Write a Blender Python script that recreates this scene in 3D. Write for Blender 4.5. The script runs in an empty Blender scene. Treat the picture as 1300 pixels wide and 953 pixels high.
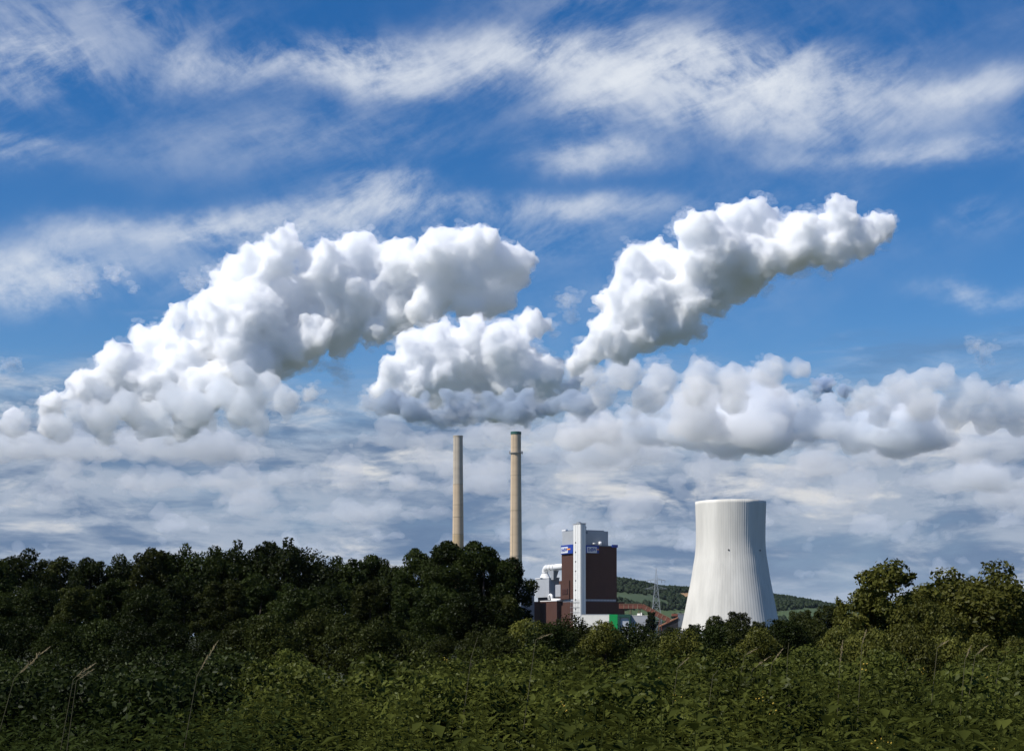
import bpy, bmesh, math, random
import numpy as np
from mathutils import Vector, Matrix

# ------------------------------------------------------------------ camera, sky, sun
SC = bpy.context.scene
COL = SC.collection
F, HY, EYE = 2000.0, 808.0, 2.0          # focal length in photo pixels, horizon row, eye height
cd = bpy.data.cameras.new('camera')
cam = bpy.data.objects.new('camera', cd); COL.objects.link(cam); SC.camera = cam
cam.location = (0, 0, EYE); cam.rotation_euler = (math.pi/2, 0, 0)
cd.sensor_width = 36; cd.lens = 36*F/1300; cd.shift_y = (HY-476.5)/1300
cd.clip_start = 0.2; cd.clip_end = 200000

SUN_EL, SUN_AZ = math.radians(50), math.radians(64)      # azimuth: to the left of straight behind the camera
SD = Vector((-math.sin(SUN_AZ)*math.cos(SUN_EL), -math.cos(SUN_AZ)*math.cos(SUN_EL), math.sin(SUN_EL)))
sl = bpy.data.lights.new('sun', 'SUN'); sl.energy = 5.0; sl.angle = math.radians(0.5); sl.color = (1.0, 0.95, 0.88)
so = bpy.data.objects.new('sun', sl); COL.objects.link(so); so.rotation_euler = SD.to_track_quat('Z', 'Y').to_euler()

def build_world():
    w = bpy.data.worlds.new('World'); SC.world = w; w.use_nodes = True
    nt = w.node_tree; N = nt.nodes; L = nt.links
    bg = N['Background']; bg.inputs[1].default_value = 0.08
    sky = N.new('ShaderNodeTexSky'); sky.sky_type = 'NISHITA'; sky.sun_disc = False
    sky.sun_elevation = SUN_EL; sky.sun_rotation = math.atan2(SD.x, SD.y)
    sky.altitude = 0; sky.air_density = 1.0; sky.dust_density = 0.0; sky.ozone_density = 4.0
    hs = N.new('ShaderNodeHueSaturation'); hs.inputs['Hue'].default_value = .508; hs.inputs['Saturation'].default_value = 1.36; hs.inputs['Value'].default_value = 1.15
    L.new(sky.outputs[0], hs.inputs['Color'])
    tc = N.new('ShaderNodeTexCoord'); D = tc.outputs['Generated']
    sx = N.new('ShaderNodeSeparateXYZ'); L.new(D, sx.inputs[0])
    def M(op, a, b=None, c=None):
        n = N.new('ShaderNodeMath'); n.operation = op
        for i, v in enumerate((a, b, c)):
            if v is None: continue
            if isinstance(v, (int, float)): n.inputs[i].default_value = v
            else: L.new(v, n.inputs[i])
        return n.outputs[0]
    def noise(scale, detail=6, rough=.6, dist=0.0, stretch=(1, 1, 1), rot=0.0, off=0.0):
        mp = N.new('ShaderNodeMapping'); mp.inputs['Rotation'].default_value = (0, math.radians(rot), 0); mp.inputs['Scale'].default_value = stretch; mp.inputs['Location'].default_value = (off, off, off)
        mp0 = N.new('ShaderNodeMapping'); mp0.inputs['Rotation'].default_value = (0, math.radians(rot), 0); mp.inputs['Rotation'].default_value = (0, 0, 0)
        L.new(D, mp0.inputs[0]); L.new(mp0.outputs[0], mp.inputs[0])
        n = N.new('ShaderNodeTexNoise'); n.inputs['Scale'].default_value = scale; n.inputs['Detail'].default_value = detail
        n.inputs['Roughness'].default_value = rough; n.inputs['Distortion'].default_value = dist
        L.new(mp.outputs[0], n.inputs['Vector']); return n.outputs[0]
    def ramp(x, a, b, lo=0.0, hi=1.0):
        n = N.new('ShaderNodeMapRange'); n.interpolation_type = 'SMOOTHSTEP'
        n.inputs['From Min'].default_value = a; n.inputs['From Max'].default_value = b; n.inputs['To Min'].default_value = lo; n.inputs['To Max'].default_value = hi
        L.new(x, n.inputs['Value']); return n.outputs[0]
    def mix(f, a, b):
        mx = N.new('ShaderNodeMixRGB'); L.new(f, mx.inputs[0])
        for i, q in ((1, a), (2, b)):
            if isinstance(q, tuple): mx.inputs[i].default_value = (*q, 1)
            else: L.new(q, mx.inputs[i])
        return mx.outputs[0]
    # pale air towards the horizon, the same all round
    air = mix(ramp(sx.outputs[2], -.02, .20, .92, 0.0), hs.outputs[0], (3.6, 5.1, 7.4))
    # high thin cirrus: fibrous noise on the direction, thicker in patches
    yc = M('MAXIMUM', sx.outputs[1], .05)
    u = M('DIVIDE', sx.outputs[0], yc); v = M('DIVIDE', sx.outputs[2], yc)
    fib = noise(8.5, 10, .655, .3, (1.0, 1, 2.6), 24)
    fib2 = noise(13.0, 8, .62, .2, (1.0, 1, 1.9), -38, 3.0)
    big = noise(3.2, 4, .5, .2, (1, 1, 2.2), 10, 9.0)
    w1 = noise(7.0, 6, .6, 0, (1, 1, 1.4), 15, 5.0); w2 = noise(7.0, 6, .6, 0, (1, 1, 1.4), 15, 17.0)
    uu = M('MULTIPLY_ADD', M('SUBTRACT', w1, .5), .11, u); vv = M('MULTIPLY_ADD', M('SUBTRACT', w2, .5), .06, v)
    mask = None
    for (px, py, rx, ry, amt) in CIRRUS:
        a = M('MULTIPLY', M('SUBTRACT', uu, (px-650)/F), F/rx); b = M('MULTIPLY', M('SUBTRACT', vv, (HY-py)/F), F/ry)
        e = M('MULTIPLY', M('EXPONENT', M('MULTIPLY', M('ADD', M('MULTIPLY', a, a), M('MULTIPLY', b, b)), -1.0)), amt)
        mask = e if mask is None else M('ADD', mask, e)
    tex = M('ADD', M('MULTIPLY', ramp(fib, .38, .72), .85), M('MULTIPLY', ramp(fib2, .40, .68), .42))
    dens = M('MULTIPLY', M('ADD', mask, M('MULTIPLY', ramp(big, .42, .75), .13)), tex)
    dens = M('MULTIPLY', dens, ramp(sx.outputs[2], 0.03, 0.11))
    alpha = M('SUBTRACT', 1.0, M('EXPONENT', M('MULTIPLY', dens, -1.7)))
    high = mix(alpha, air, (9.0, 9.5, 10.2))
    # far soft layer cloud low over the whole horizon
    s1 = noise(6.0, 8, .60, .3, (1, 1, 5.5), 0, 31.0); s2 = noise(14.0, 9, .62, .4, (1, 1, 3.6), 0, 43.0); s3 = noise(3.0, 5, .5, 0, (1, 1, 3.0), 0, 57.0)
    zz = M('ADD', sx.outputs[2], M('MULTIPLY', M('SUBTRACT', s1, .5), .14))
    cover = M('MULTIPLY', ramp(zz, .185, .11), ramp(M('ADD', M('MULTIPLY', s2, .5), s3), .50, .68, .72, 1.0))
    tone = M('ADD', M('MULTIPLY', s1, .55), M('MULTIPLY', s2, .45))
    layer = mix(ramp(tone, .42, .55), (1.6, 2.5, 4.1), (4.2, 5.0, 6.3))
    layer = mix(ramp(M('ADD', M('MULTIPLY', s2, .7), M('MULTIPLY', s3, .3)), .51, .64), layer, (7.8, 7.9, 8.1))
    layer = mix(ramp(sx.outputs[2], .0, .06, .55, 0.0), layer, (4.6, 5.6, 7.1))
    L.new(mix(cover, high, layer), bg.inputs[0])
CIRRUS = [(60, 50, 190, 60, .85), (10, 175, 90, 18, .7), (310, 82, 80, 22, .8), (470, 88, 90, 32, 1.6), (660, 70, 120, 28, 1.3),
          (850, 110, 130, 38, 2.0), (960, 80, 120, 30, 1.6), (770, 195, 60, 18, .8), (1040, 130, 200, 40, .45), (1240, 110, 90, 18, .7),
          (1150, 190, 150, 14, .5), (290, 285, 150, 18, 1.2), (460, 265, 90, 20, 1.0), (720, 262, 150, 14, .6), (30, 345, 80, 40, 1.1), (180, 322, 130, 36, .5), (600, 296, 170, 26, .5), (470, 240, 60, 14, .6),
          (1240, 365, 60, 10, .5), (1230, 280, 60, 20, .3), (400, 180, 200, 40, .25), (760, 8, 90, 14, .4)]
build_world()

SC.view_settings.view_transform = 'Standard'; SC.view_settings.look = 'None'
SC.view_settings.exposure = 0.12; SC.view_settings.gamma = 1.0
cy = SC.cycles
cy.max_bounces = 44; cy.volume_bounces = 40; cy.diffuse_bounces = 4; cy.glossy_bounces = 2; cy.transmission_bounces = 4; cy.transparent_max_bounces = 16
SC.cycles.volume_step_rate = 0.25; cy.use_denoising = True; cy.caustics_reflective = False; cy.caustics_refractive = False
cy.sample_clamp_indirect = 8

# ------------------------------------------------------------------ helpers
def at(px, py, Y): return Vector(((px-650)*Y/F, Y, EYE+(HY-py)*Y/F))

def link(name, me, m=None, parent=None):
    o = bpy.data.objects.new(name, me); COL.objects.link(o)
    if m is not None and me is not None and not me.materials: me.materials.append(m)
    if parent is not None: o.parent = parent
    return o

def tag(o, label=None, cat=None, group=None, kind=None):
    for k, v in (('label', label), ('category', cat), ('group', group), ('kind', kind)):
        if v: o[k] = v
    return o

def thing(name, loc, label, cat, group=None, rz=0.0):
    o = bpy.data.objects.new(name, None); COL.objects.link(o)
    o.location = loc; o.rotation_euler = (0, 0, rz); o.empty_display_size = 1
    return tag(o, label, cat, group)

def np_mesh(name, V, faces_flat, sizes, smooth=False):
    me = bpy.data.meshes.new(name)
    V = np.ascontiguousarray(V, dtype=np.float32); n = len(V)
    faces_flat = np.ascontiguousarray(faces_flat, dtype=np.int32); sizes = np.ascontiguousarray(sizes, dtype=np.int32)
    me.vertices.add(n); me.vertices.foreach_set('co', V.ravel())
    me.loops.add(len(faces_flat)); me.loops.foreach_set('vertex_index', faces_flat)
    me.polygons.add(len(sizes)); st = np.concatenate(([0], np.cumsum(sizes)[:-1])).astype(np.int32)
    me.polygons.foreach_set('loop_start', st); me.polygons.foreach_set('loop_total', sizes)
    if smooth: me.polygons.foreach_set('use_smooth', np.ones(len(sizes), dtype=bool))
    me.update(calc_edges=True); me.validate()
    return me

class MB:
    def __init__(s): s.v = []; s.f = []
    def quad_box(s, pts8):
        b = len(s.v); s.v += [tuple(p) for p in pts8]
        for f in ((0, 3, 2, 1), (4, 5, 6, 7), (0, 1, 5, 4), (1, 2, 6, 5), (2, 3, 7, 6), (3, 0, 4, 7)): s.f.append(tuple(b+i for i in f))
        return s
    def box(s, x0, x1, y0, y1, z0, z1):
        return s.quad_box([(x0, y0, z0), (x1, y0, z0), (x1, y1, z0), (x0, y1, z0), (x0, y0, z1), (x1, y0, z1), (x1, y1, z1), (x0, y1, z1)])
    def bar(s, p, q, w, h=None, up=Vector((0, 0, 1))):
        p, q = Vector(p), Vector(q); h = h or w; d = (q-p).normalized()
        if abs(d.dot(up)) > .98: up = Vector((0, 1, 0))
        a = d.cross(up).normalized()*w/2; b = a.cross(d).normalized()*h/2
        return s.quad_box([p-a-b, p+a-b, p+a+b, p-a+b, q-a-b, q+a-b, q+a+b, q-a+b])
    def tube(s, pts, rad, n=14, caps=True):
        pts = [Vector(p) for p in pts]; rad = rad if isinstance(rad, (list, tuple)) else [rad]*len(pts)
        b = len(s.v); prev = None
        for i, p in enumerate(pts):
            t = (pts[min(i+1, len(pts)-1)]-pts[max(i-1, 0)]).normalized()
            if prev is None:
                a = t.cross(Vector((0, 0, 1)) if abs(t.z) < .9 else Vector((1, 0, 0))).normalized()
            else: a = (prev-t*prev.dot(t)).normalized()
            prev = a; c = t.cross(a)
            for k in range(n):
                an = 2*math.pi*k/n; s.v.append(tuple(p+(a*math.cos(an)+c*math.sin(an))*rad[i]))
        for i in range(len(pts)-1):
            for k in range(n):
                k2 = (k+1) % n; s.f.append((b+i*n+k, b+i*n+k2, b+(i+1)*n+k2, b+(i+1)*n+k))
        if caps:
            s.f.append(tuple(b+k for k in range(n))[::-1]); s.f.append(tuple(b+(len(pts)-1)*n+k for k in range(n)))
        return s
    def lathe(s, prof, n=48, cx=0, cy=0):
        b = len(s.v)
        for r, z in prof:
            for k in range(n):
                an = 2*math.pi*k/n; s.v.append((cx+r*math.cos(an), cy+r*math.sin(an), z))
        for i in range(len(prof)-1):
            for k in range(n):
                k2 = (k+1) % n; s.f.append((b+i*n+k, b+i*n+k2, b+(i+1)*n+k2, b+(i+1)*n+k))
        return s
    def mesh(s, name, smooth=False):
        me = bpy.data.meshes.new(name); me.from_pydata(s.v, [], s.f)
        bm = bmesh.new(); bm.from_mesh(me); bmesh.ops.recalc_face_normals(bm, faces=bm.faces); bm.to_mesh(me); bm.free()
        if smooth: me.polygons.foreach_set('use_smooth', np.ones(len(me.polygons), dtype=bool))
        me.update(); return me
    def build(s, name, m, parent=None, smooth=False): return link(name, s.mesh(name, smooth), m, parent)

def mat(name, col, rough=.7, var=.12, scale=.3, stretch=(1, 1, 1), col2=None, bump=0.0, spec=.3, metal=0.0, grooves=None):
    """Principled surface with large-scale soiling noise; grooves=(axis, spacing m, depth) cuts fine cladding joints as bump."""
    m = bpy.data.materials.new(name); m.use_nodes = True; nt = m.node_tree; N = nt.nodes; L = nt.links
    b = N['Principled BSDF']; b.inputs['Roughness'].default_value = rough; b.inputs['Specular IOR Level'].default_value = spec; b.inputs['Metallic'].default_value = metal
    tc = N.new('ShaderNodeTexCoord'); mp = N.new('ShaderNodeMapping'); mp.inputs['Scale'].default_value = stretch; L.new(tc.outputs['Object'], mp.inputs[0])
    n = N.new('ShaderNodeTexNoise'); n.inputs['Scale'].default_value = scale; n.inputs['Detail'].default_value = 6; n.inputs['Roughness'].default_value = .65; L.new(mp.outputs[0], n.inputs['Vector'])
    r = N.new('ShaderNodeMapRange'); r.inputs['From Min'].default_value = .3; r.inputs['From Max'].default_value = .7; L.new(n.outputs[0], r.inputs['Value'])
    mx = N.new('ShaderNodeMixRGB'); L.new(r.outputs[0], mx.inputs[0])
    c2 = col2 or tuple(min(1, c*(1+var)) for c in col); c1 = col if col2 else tuple(c*(1-var) for c in col)
    mx.inputs[1].default_value = (*c1, 1); mx.inputs[2].default_value = (*c2, 1)
    L.new(mx.outputs[0], b.inputs['Base Color'])
    if grooves:
        sx = N.new('ShaderNodeSeparateXYZ'); L.new(tc.outputs['Object'], sx.inputs[0])
        sc_ = N.new('ShaderNodeMath'); sc_.operation = 'PINGPONG'; sc_.inputs[1].default_value = grooves[1]/2; L.new(sx.outputs[grooves[0]], sc_.inputs[0])
        g = N.new('ShaderNodeMapRange'); g.inputs['From Max'].default_value = grooves[1]*.12; L.new(sc_.outputs[0], g.inputs['Value'])
        bp = N.new('ShaderNodeBump'); bp.inputs['Distance'].default_value = grooves[2]; bp.inputs['Strength'].default_value = .8; L.new(g.outputs[0], bp.inputs['Height']); L.new(bp.outputs[0], b.inputs['Normal'])
    elif bump:
        bp = N.new('ShaderNodeBump'); bp.inputs['Distance'].default_value = bump; L.new(n.outputs[0], bp.inputs['Height']); L.new(bp.outputs[0], b.inputs['Normal'])
    return m

def leaf_mat(name, c1, c2, trans=.35, nscale=.25, c3=None):
    m = bpy.data.materials.new(name); m.use_nodes = True; nt = m.node_tree; N = nt.nodes; L = nt.links
    N.clear(); o = N.new('ShaderNodeOutputMaterial')
    tc = N.new('ShaderNodeTexCoord'); oi = N.new('ShaderNodeObjectInfo'); geo = N.new('ShaderNodeNewGeometry')
    ad = N.new('ShaderNodeVectorMath'); ad.operation = 'ADD'; L.new(tc.outputs['Object'], ad.inputs[0]); L.new(oi.outputs['Location'], ad.inputs[1])
    n = N.new('ShaderNodeTexNoise'); n.inputs['Scale'].default_value = nscale; n.inputs['Detail'].default_value = 4; L.new(ad.outputs[0], n.inputs['Vector'])
    # each leaf has its own tone
    ml = N.new('ShaderNodeMath'); ml.operation = 'MULTIPLY_ADD'; ml.inputs[1].default_value = .35; L.new(geo.outputs['Random Per Island'], ml.inputs[0])
    rr = N.new('ShaderNodeMapRange'); rr.inputs['From Min'].default_value = .35; rr.inputs['From Max'].default_value = .65; rr.inputs['To Max'].default_value = .55; L.new(n.outputs[0], rr.inputs['Value']); L.new(rr.outputs[0], ml.inputs[2])
    cr = N.new('ShaderNodeValToRGB'); cr.color_ramp.elements[0].color = (*c1, 1); cr.color_ramp.elements[1].color = (*c2, 1)
    if c3: e = cr.color_ramp.elements.new(.93); e.color = (*c2, 1); cr.color_ramp.elements[-1].color = (*c3, 1)
    L.new(ml.outputs[0], cr.inputs[0])
    hs = N.new('ShaderNodeHueSaturation'); L.new(cr.outputs[0], hs.inputs['Color'])
    ov = N.new('ShaderNodeMapRange'); ov.inputs['To Min'].default_value = .6; ov.inputs['To Max'].default_value = 1.4; L.new(oi.outputs['Random'], ov.inputs['Value']); L.new(ov.outputs[0], hs.inputs['Value'])
    d = N.new('ShaderNodeBsdfDiffuse'); t = N.new('ShaderNodeBsdfTranslucent'); g = N.new('ShaderNodeBsdfGlossy'); g.inputs['Roughness'].default_value = .45
    L.new(hs.outputs[0], d.inputs[0]); L.new(hs.outputs[0], t.inputs[0]); g.inputs[0].default_value = (.9, .95, .9, 1)
    ms = N.new('ShaderNodeMixShader'); ms.inputs[0].default_value = trans; L.new(d.outputs[0], ms.inputs[1]); L.new(t.outputs[0], ms.inputs[2])
    m2 = N.new('ShaderNodeMixShader'); m2.inputs[0].default_value = .006; L.new(ms.outputs[0], m2.inputs[1]); L.new(g.outputs[0], m2.inputs[2]); L.new(m2.outputs[0], o.inputs[0])
    return m

def vnoise(p, seed=0):
    """smooth value noise on an (n,3) array"""
    i = np.floor(p).astype(np.int64); f = p-i; f = f*f*(3-2*f); r = 0
    def h(a, b, c):
        x = (a*374761393+b*668265263+c*2147483647+seed*974711) & 0x7fffffff
        x = ((x ^ (x >> 13))*1274126177) & 0x7fffffff
        return ((x ^ (x >> 16)) & 0xffff)/65535.0
    for dx in (0, 1):
        for dy in (0, 1):
            for dz in (0, 1):
                w = (f[:, 0] if dx else 1-f[:, 0])*(f[:, 1] if dy else 1-f[:, 1])*(f[:, 2] if dz else 1-f[:, 2])
                r = r+w*h(i[:, 0]+dx, i[:, 1]+dy, i[:, 2]+dz)
    return r
def fbm(p, o=4, seed=0):
    r = 0; a = .5; t = 0
    for k in range(o): r = r+a*vnoise(p*2**k, seed+k); t += a; a *= .5
    return r/t

def ico(sub):
    bm = bmesh.new(); bmesh.ops.create_icosphere(bm, subdivisions=sub, radius=1)
    v = np.array([x.co[:] for x in bm.verts]); f = np.array([[x.index for x in q.verts] for q in bm.faces]); bm.free(); return v, f

# ------------------------------------------------------------------ clouds: closed lumpy bodies of scattering droplets
ICO2 = ico(2)
def cloud_material(dens, tint=(.9935, .9966, .9992), patchy=0.0):  # tint below white makes droplets absorb: cloud shade goes into their colour
    m = bpy.data.materials.new('cloud_droplets'); m.use_nodes = True; n = m.node_tree; n.nodes.clear()
    o = n.nodes.new('ShaderNodeOutputMaterial'); v = n.nodes.new('ShaderNodeVolumeScatter')
    v.inputs['Color'].default_value = (*tint, 1); v.inputs['Density'].default_value = dens; v.inputs['Anisotropy'].default_value = 0.0
    ab_ = n.nodes.new('ShaderNodeVolumeAbsorption'); ab_.inputs['Color'].default_value = (*tint, 1); ab_.inputs['Density'].default_value = dens
    if patchy:        # uneven droplet density, in lumps about this many metres across
        tc = n.nodes.new('ShaderNodeTexCoord'); no = n.nodes.new('ShaderNodeTexNoise'); no.inputs['Scale'].default_value = 1/patchy; no.inputs['Detail'].default_value = 4; no.inputs['Roughness'].default_value = .65
        n.links.new(tc.outputs['Object'], no.inputs['Vector']); mr = n.nodes.new('ShaderNodeMapRange'); mr.inputs['From Min'].default_value = .40; mr.inputs['From Max'].default_value = .62
        mr.inputs['To Min'].default_value = 0; mr.inputs['To Max'].default_value = dens*2; n.links.new(no.outputs[0], mr.inputs['Value'])
        n.links.new(mr.outputs[0], v.inputs['Density']); n.links.new(mr.outputs[0], ab_.inputs['Density'])
    ad = n.nodes.new('ShaderNodeAddShader'); n.links.new(v.outputs[0], ad.inputs[0]); n.links.new(ab_.outputs[0], ad.inputs[1])
    n.links.new(ad.outputs[0], o.inputs['Volume']); return m

def cloud_group(s, vox, amps):
    g = bpy.data.node_groups.new('cloud_lumps', 'GeometryNodeTree')
    g.interface.new_socket('Geometry', in_out='INPUT', socket_type='NodeSocketGeometry'); g.interface.new_socket('Geometry', in_out='OUTPUT', socket_type='NodeSocketGeometry')
    N = g.nodes; L = g.links; gi = N.new('NodeGroupInput'); go = N.new('NodeGroupOutput')
    def remesh(src, v):
        mv = N.new('GeometryNodeMeshToVolume'); mv.resolution_mode = 'VOXEL_SIZE'; mv.inputs['Voxel Size'].default_value = v; mv.inputs['Interior Band Width'].default_value = 3*v
        vm = N.new('GeometryNodeVolumeToMesh'); vm.inputs['Threshold'].default_value = .1
        L.new(src, mv.inputs[0]); L.new(mv.outputs[0], vm.inputs[0]); return vm.outputs[0]
    last = remesh(gi.outputs[0], vox)
    for k, (scale, amp) in enumerate(amps):
        sp = N.new('GeometryNodeSetPosition'); no = N.new('ShaderNodeTexNoise'); no.inputs['Scale'].default_value = 1/(scale*s); no.inputs['Detail'].default_value = 1.5
        nm = N.new('GeometryNodeInputNormal'); vs = N.new('ShaderNodeVectorMath'); vs.operation = 'SCALE'
        pos = N.new('GeometryNodeInputPosition'); ad = N.new('ShaderNodeVectorMath'); ad.inputs[1].default_value = (k*917.,)*3
        L.new(pos.outputs[0], ad.inputs[0]); L.new(ad.outputs[0], no.inputs['Vector'])
        ma = N.new('ShaderNodeMath'); ma.operation = 'SUBTRACT'; ma.inputs[1].default_value = .5
        ab = N.new('ShaderNodeMath'); ab.operation = 'ABSOLUTE'
        mm = N.new('ShaderNodeMath'); mm.operation = 'MULTIPLY_ADD'; mm.inputs[1].default_value = 4*amp*s; mm.inputs[2].default_value = -amp*s*.5
        L.new(no.outputs[0], ma.inputs[0]); L.new(ma.outputs[0], ab.inputs[0]); L.new(ab.outputs[0], mm.inputs[0])
        L.new(nm.outputs[0], vs.inputs[0]); L.new(mm.outputs[0], vs.inputs['Scale']); L.new(vs.outputs[0], sp.inputs['Offset']); L.new(last, sp.inputs[0]); last = sp.outputs[0]
    last = remesh(last, vox)
    L.new(last, go.inputs[0]); return g

def puffs_to_mesh(P, R, s, vox=2.2, amps=((40, 10), (16, 6), (6, 2.6)), flat=None):
    """union of puff spheres -> one closed lumpy surface, centred on its mean; returns mesh and centre"""
    P = np.array(P); R = np.array(R); R3 = R if R.ndim == 2 else np.repeat(R[:, None], 3, 1)
    iv, fi = ICO2
    V = (iv[None]*R3[:, None, :]+P[:, None]).reshape(-1, 3); Fa = (fi[None]+(np.arange(len(P))*len(iv))[:, None, None]).reshape(-1)
    c0 = P.mean(0); V = V-c0
    me = np_mesh('cloud_src', V, Fa, np.full(len(Fa)//3, 3))
    ob = bpy.data.objects.new('cloud_src', me); COL.objects.link(ob)
    md = ob.modifiers.new('lumps', 'NODES'); md.node_group = cloud_group(s, vox*s, amps)
    dg = bpy.context.evaluated_depsgraph_get(); out = bpy.data.meshes.new_from_object(ob.evaluated_get(dg))
    grp = md.node_group; bpy.data.objects.remove(ob); bpy.data.meshes.remove(me); bpy.data.node_groups.remove(grp)
    out.materials.clear()
    return out, Vector(c0)

def spawn(rnd, c, r, lvl, P, R, k1=9, k2=6, up=.2, lo=.3, hi=.55):
    P.append(tuple(c)); R.append(r)
    if lvl == 0: return
    for _ in range(k1 if lvl == 2 else k2):
        d = Vector((rnd.gauss(0, 1), rnd.gauss(0, 1), rnd.gauss(up, 1))).normalized()
        if d.y > .5: d.y = -d.y
        rr = r*rnd.uniform(lo, hi); spawn(rnd, c+d*(r*rnd.uniform(.72, .98)), rr, lvl-1, P, R, k1, k2, up, lo, hi)

PATCHY = 11
def cumulus(name, puffs, Y, dens_px, label, seed, group=None, k=.90, depth=1.0, vox=2.05, lvl=2, veil=2200, core=0.0, amps=((40, 6), (17, 5.6), (7, 4.4), (3.4, 2.6)), tint=None):
    rnd = random.Random(seed); s = Y/F; P = []; R = []
    for (px, py, r) in puffs:
        spawn(rnd, at(px, py, Y)+Vector((0, rnd.uniform(-1, 1)*r*s*depth, 0)), r*s*k, lvl, P, R, 12, 8, .2, .24, .5)
    me, c = puffs_to_mesh(P, np.array(R)*(1.10 if core else 1), s, vox, amps)
    me.name = name
    o = link(name, me, cloud_material(dens_px/s, tint or (.9935, .9966, .9992), PATCHY*s if core else 0)); o.location = c
    if core:      # denser heart, set a little higher, so that tops are crisp and the underside feathers out
        P3 = np.array(P)+np.array([0, 0, 2.0*s]); me3, c3 = puffs_to_mesh(P3, np.array(R)*.84, s, 2.5, amps[1:3])
        h_ = link('dense_heart', me3, cloud_material(core/s, *([tint] if tint else [])), o); h_.location = c3-c; me3.name = 'dense_heart'
    if veil:      # torn thin fringe: many small faint shreds hugging the surface, thicker in places
        r = np.random.default_rng(seed); n = len(me.vertices); v = np.empty(n*3, np.float32); me.vertices.foreach_get('co', v); v = v.reshape(-1, 3)
        nr = np.empty(n*3, np.float32); me.vertex_normals.foreach_get('vector', nr); nr = nr.reshape(-1, 3)
        k = r.choice(n, min(n, veil*6), replace=False); g_ = fbm(v[k]/(26*s), 3, seed); k = k[np.argsort(-g_+r.random(len(k))*.18)[:veil]]
        P2 = v[k]+nr[k]*(r.uniform(-.15, 1, len(k))**2*8*s)[:, None]+r.normal(size=(len(k), 3))*2*s
        iv, fi = ico(1); jit = 1+.7*(r.random((len(k), len(iv)))-.5); R2 = r.uniform(1.5, 6.0, len(k))*s
        V = (iv[None]*jit[..., None]*R2[:, None, None]*np.array([1.5, 1.2, .9])+P2[:, None]).reshape(-1, 3); Fa = (fi[None]+(np.arange(len(k))*len(iv))[:, None, None]).reshape(-1)
        f_ = link('torn_fringe', np_mesh('torn_fringe', V, Fa, np.full(len(Fa)//3, 3)), cloud_material(.021/s), o); f_['kind'] = 'stuff'
    return tag(o, label, 'cloud', group)

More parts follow.
